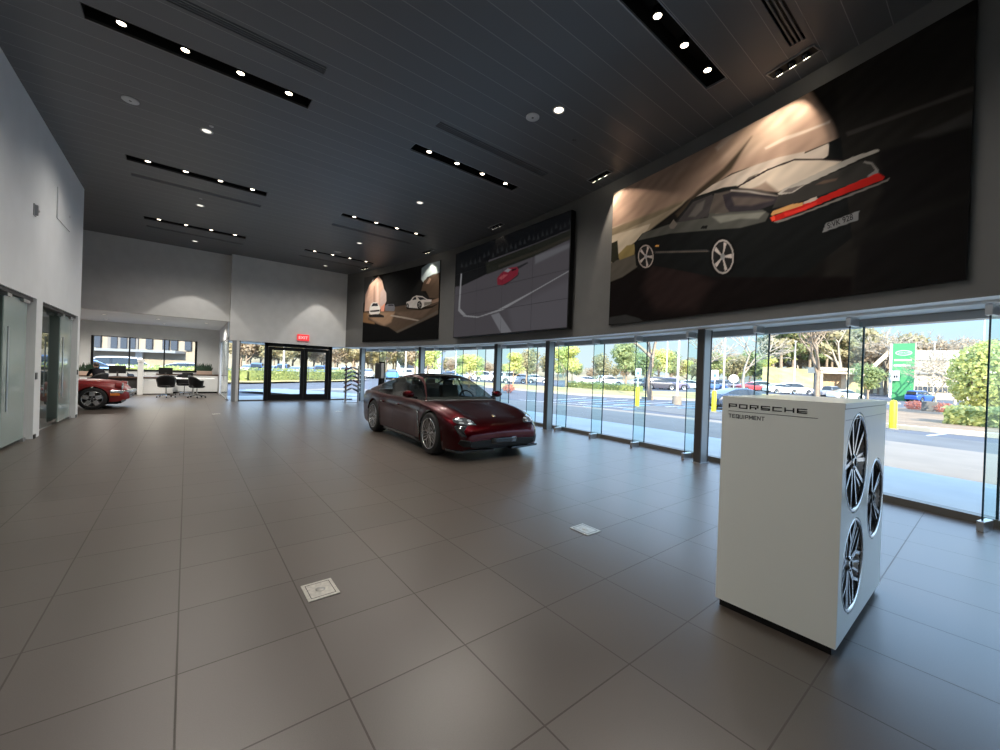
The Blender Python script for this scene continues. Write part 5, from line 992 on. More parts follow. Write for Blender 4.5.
for (a, c), (d, e) in zip(pts[:-1], pts[1:]):
    b.add([(a, c, .46), (d, e, .46), (d, e, .55), (a, c, .55), (a-.10, c*.86, .57), (d-.10, e*.86, .57), (a-.08, c*.88, .42), (d-.08, e*.88, .42)], [(0, 1, 2, 3), (3, 2, 5, 4), (6, 7, 1, 0)], 'rim_silver', True)
b.build('bumper', c9, weld=True)
b = MB(); b.obox((1.76, 0, .34), (.05, 0, 0), (0, .62, 0), (0, 0, .07), 'black'); b.build('valance', c9, bevel=.02)
b = MB(); b.tube([(1.85, -.2, .35), (1.90, -.2, .35)], .05, 'lens', 16); b.tube([(1.85, .2, .35), (1.90, .2, .35)], .05, 'lens', 16); b.build('fog_lamp', c9)
b = MB(); b.box(-1.2, .4, -.6, .6, .30, .34, 'black'); b.build('cabin_floor', c9)
for y in (-.33, .33): b = MB(); seat_mesh(b, -.2, y, .28); b.build('seat', c9, bevel=.03)
b = MB(); b.ell((.42, -.86, .93), (.05, .09, .06), 'red_paint'); b.ell((.42, .86, .93), (.05, .09, .06), 'red_paint'); b.build('wing_mirror', c9)

# ================================================================== BACK OFFICE
t = thing('reception_counter', 'long white counter with dark top before the office window', 'counter', (-1.05, 22.85, 0))
b = MB(); b.box(-.42, .60, -.03, .0, .04, .70, 'white_lacquer'); b.box(-.42, .6, 0, .5, .04, .7, 'white_lacquer'); b.build('front_panel', t, bevel=.004)
b = MB(); b.box(-1.6, .64, -.06, .62, .70, .76, 'wood_dark'); b.build('counter_top', t); b = MB(); b.box(-1.55, .5, .05, .5, 0, .05, 'black'); b.build('toe_kick', t)
b = MB(); b.box(-1.58, -.45, .05, .10, .05, .70, 'steel_dark'); b.build('recessed_panel', t)
t = thing('screen_post', 'white upright divider post at the end of the reception counter', 'post', (-1.5, 22.5, 0))
b = MB(); b.box(-.10, .08, -.08, .10, 0, 1.40, 'white_lacquer'); b.build('post', t, bevel=.02); b = MB(); b.tube([(-.01, 0, 1.38), (-.01, 0, 1.50)], .12, 'white_lacquer', 18); b.build('cap', t)
t = thing('credenza', 'low white storage cabinet with brown top under the office window', 'cabinet', (.35, 23.9, 0))
b = MB(); b.box(-1.4, .86, -.26, .24, .07, .84, 'white_lacquer'); b.build('carcass', t); b = MB(); b.box(-1.42, .88, -.29, .24, .84, .89, 'wood_dark'); b.build('top', t); b = MB(); b.box(-1.38, .84, -.22, .2, 0, .07, 'black'); b.build('plinth', t)
for k in range(3): b = MB(); b.box(-1.38+.75*k, -.66+.75*k, -.278, -.26, .09, .82, 'white_lacquer'); b.build('door', t, bevel=.003)
t = thing('meeting_table', 'pale grey table edge between the office chairs', 'table', (.25, 21.9, 0))
b = MB(); b.box(-.95, .75, -.35, .35, .73, .77, 'soffit'); b.build('table_top', t, bevel=.004)
b = MB(); b.tube([(0, 0, .02), (0, 0, .73)], .04, 'steel'); b.lathe([(.3, 0), (.3, .015), (.05, .03)], 'steel', n=24); b.build('pedestal', t)
def planter(x, y, z, l, w_=.35):
    t = thing('planter_box', l, 'plant', (x, y, z), group='planter boxes of dark plants')
    b = MB(); b.box(-w_, w_, -.1, .1, 0, .17, 'terracotta'); b.build('box', t, bevel=.008)
    b = MB()
    for k in range(70):
        px, py = random.uniform(-w_*.9, w_*.9), random.uniform(-.08, .08); h = random.uniform(.12, .42); lx_ = random.uniform(-.12, .12); ly_ = random.uniform(-.08, .08)
        b.add([(px-.018, py, .15), (px+.018, py, .15), (px+lx_*.6+.02, py+ly_*.6, .15+h*.6), (px+lx_, py+ly_, .15+h), (px+lx_*.6-.02, py+ly_*.6+.01, .15+h*.6)], [(0, 1, 2, 3, 4)], 'leaf_dark')
    b.build('foliage', t)
planter(.68, 23.85, .89, 'planter of dark spiky leaves on the white cabinet right of the office window', .30)
t = thing('side_cabinet', 'low cabinet carrying a planter at the left end of the office', 'cabinet', (-3.3, 23.8, 0))
b = MB(); b.box(-.7, .45, -.25, .25, 0, .72, 'white_lacquer'); b.build('carcass', t); b = MB(); b.box(-.72, .47, -.27, .25, .72, .76, 'wood_dark'); b.build('top', t)
planter(-3.25, 23.7, .76, 'planter of dark leaves at the left end of the office window', .38)
def monitor(x, y, z, rz, l, s=1.):
    t = thing('monitor', l, 'monitor', (x, y, z), rz, 'desk monitors')
    b = MB(); b.box(-.27*s, .27*s, -.015, .02, .12, .12+.33*s, 'black'); sc_ = b.build('screen_back', t, bevel=.006); b = MB(); b.box(-.26*s, .26*s, .02, .022, .13, .11+.33*s, 'screen_off'); b.build('screen', sc_)
    b = MB(); b.box(-.03, .03, -.03, -.012, .0, .2, 'steel_dark'); b.box(-.1, .1, -.08, .08, 0, .012, 'steel_dark'); b.build('stand', t)
monitor(-2.28, 23.15, .76, .3, 'black monitor beside the seated person')
monitor(-.72, 23.15, .76, -.1, 'black monitor on the counter right of the white post', .9)
t = thing('desk_phone', 'small black desk phone by the left monitor', 'telephone', (-1.86, 23.05, .76), .3)
b = MB(); b.obox((0, 0, .05), (.10, 0, 0), (0, .09, .04), (0, -.01, .02), 'black'); b.build('base', t); b = MB(); b.tube([(-.08, -.08, .10), (-.09, 0, .13), (-.08, .08, .15)], .022, 'black', 8); b.build('handset', t)
t = thing('laptop', 'black open laptop on the table by the far office chair', 'laptop', (.05, 21.95, .77), PI)
b = MB(); b.box(-.18, .18, -.12, .12, 0, .018, 'black'); b.build('keyboard_base', t); b = MB(); b.obox((0, .16, .12), (.18, 0, 0), (0, .03, .10), (0, .004, -.001), 'black'); b.build('lid', t)
def office_chair(x, y, rz, l):
    t = thing('office_chair', l, 'chair', (x, y, 0), rz, 'black swivel tub chairs')
    b = MB(); V = []; n = 18; m_ = 6
    for j in range(m_):
        h = j/(m_-1)
        for i in range(n+1):
            a = -PI*.14+(PI*1.28)*i/n; r = .27+.05*h; hh = .46+.46*h*(.55+.45*math.sin(max(0, min(PI, a))))
            V.append((r*math.cos(a), r*math.sin(a)*.95, hh))
    F = [(j*(n+1)+i, j*(n+1)+i+1, (j+1)*(n+1)+i+1, (j+1)*(n+1)+i) for j in range(m_-1) for i in range(n)]
    b.add(V, F, 'leather', True); o = b.build('backrest', t); sd = o.modifiers.new('t', 'SOLIDIFY'); sd.thickness = .05
    b = MB(); b.lathe([(0, .40), (.22, .41), (.28, .45), (.27, .49), (.2, .51), (0, .51)], 'leather', n=22); b.build('seat', t)
    b = MB(); b.tube([(0, 0, .1), (0, 0, .41)], .025, 'chrome'); b.build('column', t)
    for k in range(5):
        a = 2*PI*k/5+.3; b = MB(); b.tube([(0, 0, .12), (.30*math.cos(a), .30*math.sin(a), .07)], [.024, .014], 'chrome', 8); lg = b.build('leg', t)
        b = MB(); b.lathe([(.0, -.015), (.028, -.015), (.028, .015), (0, .015)], 'black', (.30*math.cos(a), .30*math.sin(a), .03), 'x', 12); b.build('caster', lg)
office_chair(-.62, 20.9, PI+.1, 'black tub swivel chair with its back to the room, nearest the reception counter')
office_chair(.36, 20.6, PI*.62, 'black tub swivel chair turned sideways, on the right')
office_chair(-.05, 22.45, .1, 'black tub swivel chair behind the table, facing the room')
office_chair(-2.75, 22.25, PI+.9, 'black tub swivel chair under the seated person')

# seated person, seen behind the red coupe
def person():
    t = thing('person', 'seated person in dark clothes leaning at the desk behind the red coupe', 'person', (-2.72, 22.15, 0), .5)
    J = {'pel': (0, 0, .56, .15), 'abd': (0, .03, .72, .135), 'che': (0, .10, .92, .155), 'nek': (0, .15, 1.07, .06), 'hd': (0, .17, 1.12, .055),
         'sl': (.17, .11, 1.0, .065), 'el': (.24, .20, .80, .047), 'wl': (.14, .42, .80, .032), 'sr': (-.17, .11, 1.0, .065), 'er': (-.24, .20, .80, .047), 'wr': (-.12, .42, .80, .032),
         'hl': (.10, .04, .54, .095), 'kl': (.14, .44, .55, .065), 'al': (.14, .42, .12, .045), 'fl': (.14, .56, .05, .04), 'hr': (-.10, .04, .54, .095), 'kr': (-.14, .44, .55, .065), 'ar': (-.14, .42, .12, .045), 'fr': (-.14, .56, .05, .04)}
    E = [('pel', 'abd'), ('abd', 'che'), ('che', 'nek'), ('nek', 'hd'), ('che', 'sl'), ('sl', 'el'), ('el', 'wl'), ('che', 'sr'), ('sr', 'er'), ('er', 'wr'), ('pel', 'hl'), ('hl', 'kl'), ('kl', 'al'), ('al', 'fl'), ('pel', 'hr'), ('hr', 'kr'), ('kr', 'ar'), ('ar', 'fr')]
    ks = list(J); me = bpy.data.meshes.new('clothed_body'); me.from_pydata([J[k][:3] for k in ks], [(ks.index(a), ks.index(c)) for a, c in E], [])
    o = bpy.data.objects.new('clothed_body', me); C.objects.link(o); o.parent = t
    sk = o.modifiers.new('skin', 'SKIN')
    for i, k in enumerate(ks): me.skin_vertices[0].data[i].radius = (J[k][3], J[k][3]); me.skin_vertices[0].data[i].use_root = (k == 'pel')
    sb = o.modifiers.new('s', 'SUBSURF'); sb.levels = 1; sb.render_levels = 1
    dg = bpy.context.evaluated_depsgraph_get(); bpy.context.view_layer.update(); m2 = bpy.data.meshes.new_from_object(o.evaluated_get(bpy.context.evaluated_depsgraph_get()))
    o.modifiers.clear(); o.data = m2; m2.materials.clear(); m2.materials.append(M['fabric_black'])
    for p in m2.polygons: p.use_smooth = True
    b = MB(); b.ell((0, .20, 1.20), (.075, .095, .115), 'skin', 18, 14); b.ell((0, .298, 1.19), (.014, .02, .02), 'skin', 8, 6)
    for s in (-1, 1): b.ell((s*.03, .285, 1.215), (.012, .008, .008), 'black', 8, 6); b.ell((s*.076, .20, 1.20), (.012, .02, .03), 'skin', 8, 6)
    b.ell((0, .288, 1.145), (.025, .006, .006), 'red_paint', 8, 6); hd = b.build('head', t)
    b = MB(); b.ell((0, .18, 1.235), (.084, .10, .10), 'hair', 18, 12); b.build('hair', hd)
    for s in (-1, 1):
        b = MB(); b.ell((s*.13, .46, .80), (.038, .05, .016), 'skin', 12, 8)
        for k in range(4):
            fx = s*(.105+.017*k); L_ = (.06, .075, .07, .055)[k]; b.tube([(fx, .49, .80), (fx, .49+L_*.6, .803), (fx, .49+L_, .790)], [.009, .008, .006], 'skin', 6)
        b.tube([(s*.10, .45, .80), (s*.085, .48, .80), (s*.082, .505, .795)], [.010, .009, .007], 'skin', 6); b.build('hand', t)
person()

# ================================================================== OUTSIDE
def sm(t): t = min(1., max(0., t)); return t*t*(3-2*t)
def gz(x, y):
    r = math.hypot(x, y); a = sm((y/max(x, .01)-.16)/.16) if x > .01 else 1.
    return -.15+.15*sm((r-34)/9)*a-.45*sm((r-32)/20)*(1-a)
b = MB(); n = 90; g = [-40+230*(i/n)**1.0 for i in range(n+1)]
V = [(x, y, gz(x, y)) for y in g for x in g]
b.add(V, [(j*(n+1)+i, j*(n+1)+i+1, (j+1)*(n+1)+i+1, (j+1)*(n+1)+i) for j in range(n) for i in range(n)], 'asphalt', True)
struct(b.build('ground'))
def ring(name, r0, r1, z, m, y0=-24, y1=22, zt=None, kind=True):
    b = MB(); N = 40; a0, a1 = -1.0, .62; V = []
    for i in range(N+1):
        a = a0+(a1-a0)*i/N; V += [(*arct(a, r0), z), (*arct(a, r1), z), (*arct(a, r1), z-.2)]
    F = []
    for i in range(N): k = 3*i; F += [(k, k+1, k+4, k+3), (k+1, k+2, k+5, k+4)]
    b.add(V, F, m); o = b.build(name, fixn=False); struct(o); return o
ring('sidewalk', 31.72, 34.75, -.02, 'sidewalk')
ring('road_concrete_apron', 34.75, 40.6, -.135, 'concrete')
b = MB(); b.prism([(-3, 18.65), (6.3, 18.65), (9.5, 22.2), (-3, 22.2)], -.2, -.035, 'sidewalk'); struct(b.build('sidewalk_entrance'))
def strip(name, A, B, m, dz=.0, wall=None, sub=8):
    b = MB(); V = []; 
    def res(P):
        out = []
        for p, q in zip(P[:-1], P[1:]):
            for k in range(sub): out.append((p[0]+(q[0]-p[0])*k/sub, p[1]+(q[1]-p[1])*k/sub))
        return out+[P[-1]]
    A, B = res(A), res(B); F = []; K = 5
    for p, q in zip(A, B):
        for k in range(K+1):
            x, y = p[0]+(q[0]-p[0])*k/K, p[1]+(q[1]-p[1])*k/K; V.append((x, y, gz(x, y)+dz+.02*math.sin(x*3)*math.sin(y*2.3)))
    for i in range(len(A)-1):
        for k in range(K): a = i*(K+1)+k; F.append((a, a+1, a+K+2, a+K+1))
    b.add(V, F, m, True); return b.build(name)
CB = [(22, 75), (24, 33.5), (25.6, 21.5), (28, 17.8), (31, 14.8), (38, 12.4), (50, 10.5), (70, 8)]
CO = [(32, 78), (32.5, 40), (35, 29), (39, 24.5), (44, 21), (50, 18), (60, 15.5), (78, 13)]
struct(strip('ground_verge', CB, CO, 'grass_dry', .13))
b = MB()
for p, q in zip(CB[:-1], CB[1:]):
    d_ = Vector((q[0]-p[0], q[1]-p[1], 0)); L = d_.length; d_.normalize(); N = max(1, int(L/2)); nn = Vector((-d_.y, d_.x, 0))
    for k in range(N):
        c = Vector((p[0], p[1], 0))+d_*(L*(k+.5)/N); c.z = gz(c.x, c.y)+.07; b.obox(c, d_*(L/N/2+.01), nn*.09, (0, 0, .09), 'curb')
struct(b.build('curb'))
# island with hedge on the right, verge strip behind the entrance road
IS = [at(868, 432, 16.2), at(930, 438, 14.6), at(1060, 452, 12.5), at(1160, 430, 20), at(1040, 408, 34), at(950, 407, 34), at(880, 412, 27), at(862, 420, 21)]
b = MB(); b.prism([(p.x, p.y) for p in IS], -.3, .0, 'curb'); c = sum(((Vector((p.x, p.y))) for p in IS), Vector((0, 0)))/len(IS)
b.prism([(c.x+(p.x-c.x)*.95, c.y+(p.y-c.y)*.95) for p in IS], -.0, .02, 'mulch'); struct(b.build('ground_island'))
struct(strip('ground_hedge_bed', [(-14, 36.6), (-2, 36.8), (4, 37), (12, 41), (17, 47), (19, 60)], [(-14, 41.5), (-2, 41.5), (4, 42), (10, 45.5), (14.5, 50), (16, 61)], 'grass_dry', .14))
# paint lines
b = MB()
def line(p, q, w_, m, z=-.142):
    p, q = Vector((*p, 0)), Vector((*q, 0)); d_ = (q-p).normalized(); nn = Vector((-d_.y, d_.x, 0))*w_/2
    b.add([(p-nn)[:2]+(z,), (q-nn)[:2]+(z,), (q+nn)[:2]+(z,), (p+nn)[:2]+(z,)], [(0, 1, 2, 3)], m)
for k in range(7): line((17.5+.5*k, 17.6-.9*k), (23.4+.75*k, 19.2-1.25*k), .12, 'line_blue' if k % 2 else 'line_white')
for k in range(4): line((16.5+.9*k, 13.8-1.9*k), (22.5+.9*k, 13.0-1.9*k), .13, 'line_blue')
line((16.2, 18.5), (20.5, 6), .13, 'line_white'); line((18.5, 4.5), (24, 3.2), .12, 'line_white'); line((16.0, 2.2), (23.5, .9), .12, 'line_white'); line((15.6, 4.2), (17.8, -2), .12, 'line_white')
line((6, 27.5), (9, 33), .15, 'line_white'); line((3, 30), (5.6, 30.6), .15, 'line_white')
struct(b.build('road_markings'))
b = MB(); b.add([(*arct(-.5, 42.5), -.14), (*arct(-.5, 46), -.14), (*arct(.1, 46), -.14), (*arct(.1, 42.5), -.14)], [(3, 2, 1, 0)], 'asphalt_old')
struct(b.build('road_patch'))

# bollards and signs
def bollard(px, py, l, sign=None):
    D = 1.6*F_PX/(py-hor(px)); p = at(px, py, D)
    t = thing('bollard', 'bright yellow bollard '+l, 'bollard', (p.x, p.y, -.15), group='yellow bollards')
    b = MB(); b.lathe([(.11, 0), (.11, 1.02), (.08, 1.09), (0, 1.12)], 'yellow', n=18); b.build('post', t)
    b = MB(); b.lathe([(.17, 0), (.17, .02), (.12, .03)], 'concrete', n=18); b.build('footing', t)
    if sign:
        b = MB(); b.tube([(0, 0, 1.05), (0, 0, 2.15)], .03, 'pole', 8); b.build('sign_pole', t)
        b = MB(); v = Vector((-p.x, -p.y, 0)).normalized(); u = Vector((-v.y, v.x, 0)); b.obox(v*.04+Vector((0, 0, 1.92)), u*.16, v*.01, (0, 0, .24), 'sign_face'); sg = b.build('sign_plate', t)
        b = MB(); b.obox(v*.055+Vector((0, 0, 1.88)), u*.07, v*.002, (0, 0, .08), 'sign_blue'); b.build('symbol', sg)
def hor(px): return 373.5+(px-500)*.0355
bollard(637, 406.5, 'with a white sign, left of the nearest steel column', True)
bollard(713.5, 412, 'with a small white sign, just left of the white display box', True)
bollard(892.5, 429, 'seen past the right side of the white display box')
def pole(px, D, h, l, base=False, r=.07):
    p = at(px, 384, D); z = gz(p.x, p.y)
    t = thing('lamp_post', 'tall pale parking-lot lamp post '+l, 'lamp post', (p.x, p.y, z), group='parking lot lamp posts')
    b = MB(); b.tube([(0, 0, 0), (0, 0, h)], [r, r*.6], 'pole', 10); b.build('pole', t)
    b = MB(); b.box(-.5, .5, -.13, .13, h, h+.12, 'pole'); b.build('lamp_head', t)
    b = MB(); b.tube([(0, 0, 0), (0, 0, .55 if base else .08)], .28, 'concrete', 16); b.build('concrete_base', t)
pole(677.5, 25.5, 8, 'on a concrete base behind the first bollard', True, .08)
for px, D, l in ((723.5, 45, 'just right of the nearest steel column'), (794, 70, 'above the white parked cars'), (455, 60, 'beyond the car roof'), (666, 70, 'among the far trees'), (933, 60, 'beside the green sign tower'), (982, 38, 'behind the round tree on the right'), (283, 44, 'seen through the entrance doors'), (405, 55, 'beyond the charging post')):
    pole(px, D, 9, l, False, .07+.001*D)
t = thing('round_sign', 'small round white road sign on a pole beyond the second bollard', 'sign', (*at(733.5, 384, 34)[:2], gz(*at(733.5, 384, 34)[:2])))
b = MB(); b.tube([(0, 0, 0), (0, 0, 2.0)], .035, 'pole', 8); b.build('pole', t)
b = MB(); v = Vector((-t.location.x, -t.location.y, 0)).normalized(); b.tube([Vector((0, 0, 1.75)), Vector((0, 0, 1.75))+v*.04], .36, 'sign_face', 20); b.build('disc', t)

# trees
def crown(b, c, r, n, m, s=.22, seed=0, hollow=.5):
    R = random.Random(seed)
    for _ in range(n):
        while True:
            d = Vector((R.gauss(0, 1), R.gauss(0, 1), R.gauss(0, 1)))
            if d.length > .1: break
        d.normalize(); k = hollow+(1-hollow)*R.random()**.6
        q = Vector((c[0]+d.x*r[0]*k, c[1]+d.y*r[1]*k, c[2]+d.z*r[2]*k))
        u = Vector((R.gauss(0, 1), R.gauss(0, 1), R.gauss(0, 1))).normalized(); w_ = u.cross(d+Vector((.01, .02, .03))).normalized(); z = s*R.uniform(.6, 1.3)
        b.add([q-u*z, q+w_*z*.6, q+u*z, q-w_*z*.6], [(0, 1, 2, 3)], m)
def branches(b, p, d, L, r, depth, R, m, spread=.6):
    q = p+d*L; b.tube([p, (p+q)/2+Vector((R.gauss(0, .03*L), R.gauss(0, .03*L), 0)), q], [r, r*.8, r*.62], m, 5 if depth < 3 else 3, False)
    if depth == 0: return
    for k in range(3 if depth > 1 else 4):
        nd = (d+Vector((R.gauss(0, spread), R.gauss(0, spread), R.gauss(.12, spread*.45)))).normalized(); branches(b, q if k else (p+q)/2*.4+q*.6, nd, L*R.uniform(.6, .8), r*.6, depth-1, R, m, spread)
PROT = {}
def tree(kind, x, y, h, label, rz=None, grp='trees outside'):
    z = gz(x, y)
    if kind not in PROT:
        R = random.Random(sum(map(ord, kind))); t = thing('tree', 'x', 'tree', (0, 0, 0)); H0 = 6.
        if kind in ('bare', 'bare2', 'twiggy'):
            b = MB(); branches(b, Vector((0, 0, 0)), Vector((0, 0, 1)), H0*.36, .19 if kind != 'twiggy' else .10, 5, R, 'bark_pale' if kind != 'bare' else 'bark', .48 if kind == 'bare' else .60); b.build('branches', t)
            if kind == 'twiggy': b = MB(); crown(b, (0, 0, 4.0), (2.2, 2.2, 2.4), 500, 'leaf_brown', .10, 5, .2); b.build('twigs', t)
        elif kind == 'pine':
            b = MB(); b.tube([(0, 0, 0), (.1, 0, H0*.9)], [.14, .05], 'bark', 8); b.build('trunk', t); b = MB()
            for k in range(9): c = (R.uniform(-.8, .8), R.uniform(-.8, .8), H0*(.52+.055*k)); crown(b, c, (1.0, 1.0, .4), 150, 'leaf_olive' if k % 3 else 'leaf_green', .20, k, .1)
            b.build('foliage', t)
        else:
            m = {'yellow': 'leaf_yellow', 'green': 'leaf_green', 'olive': 'leaf_olive', 'brown': 'leaf_brown', 'round': 'leaf_yellow'}[kind]
            b = MB(); branches(b, Vector((0, 0, 0)), Vector((0, 0, 1)), H0*.30, .16, 2, R, 'bark', .5); b.build('trunk', t); b = MB()
            if kind == 'round': crown(b, (0, 0, 3.3), (2.1, 2.1, 2.7), 3400, m, .15, 3, .72); crown(b, (0, 0, 3.2), (1.7, 1.7, 2.2), 900, 'leaf_green', .2, 4, .5)
            else:
                for k in range(11):
                    a = R.uniform(0, 6.28); rr = R.uniform(0, 1.5); c = (rr*math.cos(a), rr*math.sin(a), R.uniform(2.6, 4.9)); q = R.uniform(.8, 1.25); crown(b, c, (q, q, q*.75), 190, m, .17, k, .45)
            b.build('foliage', t)
        PROT[kind] = t; o = t
    else: o = copy_tree(PROT[kind])
    o.location = (x, y, z-.05); s = h/6.; o.scale = (s, s, s); o.rotation_euler = (0, 0, rz if rz is not None else random.uniform(0, 6))
    o['label'] = label; o['group'] = grp; o['category'] = 'tree'; return o
def tpx(kind, px, D, h, label, **k): p = at(px, 384, D); return tree(kind, p.x, p.y, h, label, **k)
tpx('yellow', 427, 52, 5.0, 'yellow-green tree seen over the dark red car roof')
tpx('yellow', 469, 38, 3.6, 'small yellow tree seen over the windscreen of the dark red car')
tpx('yellow', 566, 47, 5.6, 'broad yellow-green tree in the verge right of the second column')
tpx('olive', 600, 56, 5.6, 'olive tree between two fins, right of the broad yellow-green tree')
tpx('green', 626, 46, 6.4, 'green tree left of the first yellow bollard')
tpx('green', 645, 62, 6.0, 'green tree far behind the first yellow bollard')
tpx('olive', 527, 58, 6.2, 'olive tree left of the second column')
tpx('yellow', 513, 50, 4.6, 'yellow-green tree just left of the second column')
tpx('olive', 548, 60, 5.5, 'olive tree half hidden behind the second column')
tpx('bare', 652, 30, 8.8, 'leafless tree standing between the first bollard and the nearest column', rz=1.)
tpx('bare', 818, 30, 7.8, 'leafless tree rising above the white display box', rz=2.2)
tpx('bare2', 744, 60, 9.5, 'pale leafless tree right of the nearest column', rz=.4)
tpx('bare2', 700, 75, 10, 'pale leafless tree behind the nearest column')
tpx('round', 988, 21, 4.35, 'dense round yellow-green tree at the right edge of the view')
tpx('twiggy', 936, 25, 4.0, 'small bare many-stemmed tree left of the round tree')
tpx('green', 868, 48, 5.2, 'small green tree left of the green sign tower')
tpx('bare2', 955, 55, 8, 'bare tree behind the round tree')
i = 0
R0 = random.Random(77)
def woods(px0, px1, D0, D1, n, h0, h1, kinds, l):
    for k in range(n):
        px = px0+(px1-px0)*(k+.5)/n+R0.uniform(-4, 4)
        tpx(R0.choice(kinds), px, R0.uniform(D0, D1), R0.uniform(h0, h1), l, grp=l)
woods(768, 912, 92, 118, 30, 14, 19, ['pine', 'brown', 'pine', 'bare2'], 'tall trees of the wood behind the beige canopy')
woods(655, 768, 85, 110, 22, 6.5, 9.5, ['yellow', 'green', 'brown', 'olive'], 'green and brown trees along the far side of the car park')
woods(430, 655, 95, 125, 26, 4.5, 6.5, ['olive', 'brown', 'green'], 'hazy tree line beyond the car park, left of the nearest column')
woods(235, 430, 66, 85, 40, 6.5, 9.5, ['brown', 'olive', 'olive'], 'brown tree line beyond the parked cars behind the entrance doors')
woods(915, 1010, 95, 120, 10, 13, 18, ['bare2', 'brown'], 'bare trees behind the building on the right')
# hill ridge behind
b = MB(); V = []; N = 60
for i in range(N+1):
    px = 180+900*i/N; hh = 3.5+9*sm((px-740)/80)+5*sm((520-px)/60)+1.2*math.sin(i*1.7)+.8*math.sin(i*.6)
    for D, z in ((118, -.5), (132, hh*.75), (150, hh), (190, hh*.6)): p = at(px, 384, D); V.append((p.x, p.y, z))
b.add(V, [(4*i+k, 4*i+4+k, 4*i+5+k, 4*i+1+k) for i in range(N) for k in range(3)], 'hill', True); struct(b.build('hill'))
b = MB(); V = []; N = 14
for i in range(N+1):
    px = 762+102*i/N
    for D, z in ((70, .2), (76, 2.8), (80, 4.6+.15*math.sin(i*2)), (88, 4.6)): p = at(px, 384, D); V.append((p.x, p.y, z))
b.add(V, [(4*i+k, 4*i+4+k, 4*i+5+k, 4*i+1+k) for i in range(N) for k in range(3)], 'grass_dry', True); struct(b.build('ground_bank'))

# hedges
def hedge(P, w_, h, label, m='leaf_hedge', dens=150, z0=None):
    b = MB(); R = random.Random(len(P)*7+int(h*10)); b2 = MB()
    P = [Vector((*p, 0)) for p in P]
    for p, q in zip(P[:-1], P[1:]):
        d_ = q-p; L = d_.length; d_.normalize(); nn = Vector((-d_.y, d_.x, 0)); zc = gz(*((p+q)/2)[:2]) if z0 is None else z0
        b.obox((p+q)/2+Vector((0, 0, zc+h*.42)), d_*(L/2), nn*w_*.40, (0, 0, h*.42), 'hedge_core')
        for _ in range(int(L*dens)):
            a = R.uniform(0, L); s = R.choice(('t', 't', 'f', 'f', 'b'))
            if s == 't': c = p+d_*a+nn*R.uniform(-w_/2, w_/2); c.z = zc+h*R.uniform(.9, 1.03)
            else: c = p+d_*a+nn*(w_/2)*(1 if s == 'f' else -1)*R.uniform(.85, 1.05); c.z = zc+h*R.uniform(.05, 1)
            u = Vector((R.gauss(0, 1), R.gauss(0, 1), R.gauss(0, 1))).normalized(); v = u.cross(Vector((R.gauss(0, 1), .3, 1))).normalized(); s2 = R.uniform(.06, .12)
            b.add([c-u*s2, c+v*s2*.7, c+u*s2, c-v*s2*.7], [(0, 1, 2, 3)], m)
    return tag(b.build('hedge'), label, 'hedge', 'hedges')
hp = [at(948, 430, 17.0), at(1010, 436, 15.6), at(1090, 440, 15)]
hedge([(p.x, p.y) for p in hp], 1.9, .75, 'clipped low hedge on the island at the right edge', dens=420, z0=-.02)
hedge([(-4, 39.6), (4, 40), (11, 43.5), (15.5, 49), (17.5, 60)], 1.5, 1.15, 'long clipped hedge across the road behind the entrance doors', dens=140)
hedge([(-2.6, 34.5), (1.5, 35)], 1.6, 1.2, 'yellow-green hedge seen through the right pane of the office window', 'leaf_yellow', dens=200)
hg = [at(640, 384, 40), at(604, 384, 43), at(570, 384, 48)]
hedge([(p.x, p.y) for p in hg], 1.6, .8, 'low dark shrubs along the verge under the green tree', 'leaf_green', dens=90)
for px, D, l in ((916, 27, 'small orange-red shrub left of the bare small tree'), (943, 25, 'small orange-red shrub at the foot of the bare small tree'), (509, 33, 'small reddish shrub on the verge behind the dark red car')):
    p = at(px, 384, D); b = MB(); crown(b, (0, 0, .25), (.55, .55, .35), 420, 'leaf_red', .07, int(px), .5); o = b.build('shrub', loc=(p.x, p.y, gz(p.x, p.y)+.15 if px < 600 else .02)); tag(o, l, 'shrub', 'red shrubs')
p = at(931, 384, 25.5); b = MB(); b.box(-.5, .5, -.35, .35, 0, .6, 'grey_wall'); o = b.build('utility_box', loc=(p.x, p.y, .02), bevel=.03); tag(o, 'grey utility box between the two orange shrubs', 'utility box')

# parked cars: three models, copied with other paint
SED = dict(paint='paint_any', axles=(-1.4, 1.35), arch=.36, wr=.33, zu=.18, crown=.04,
    top=([-2.35, -2.3, -2.1, -1.7, 0, .85, 1.2, 1.9, 2.2, 2.32], [.75, .95, 1.05, 1.06, .98, .96, .92, .80, .68, .50]),
    width=([-2.35, -2.1, -1.3, 1.3, 2.0, 2.32], [.72, .84, .90, .90, .82, .66]), bump=([-2.35, 0, 1.4, 2.32], [0, 0, .02, 0]),
    shoulder=([-2.35, -1.7, 0, 1.4, 2.32], [.85, .95, .92, .86, .55]), bottom=([-2.35, -2, 0, 2, 2.32], [.35, .25, .2, .25, .32]),
    gh=([-1.95, -1.4, -.8, -.2, .2, .6, 1.1], [1.05, 1.28, 1.43, 1.46, 1.42, 1.22, .93]), ghH=.42, pillars=(.3, 0, -1.0, .76), posts=(-.2,), cq=.3)
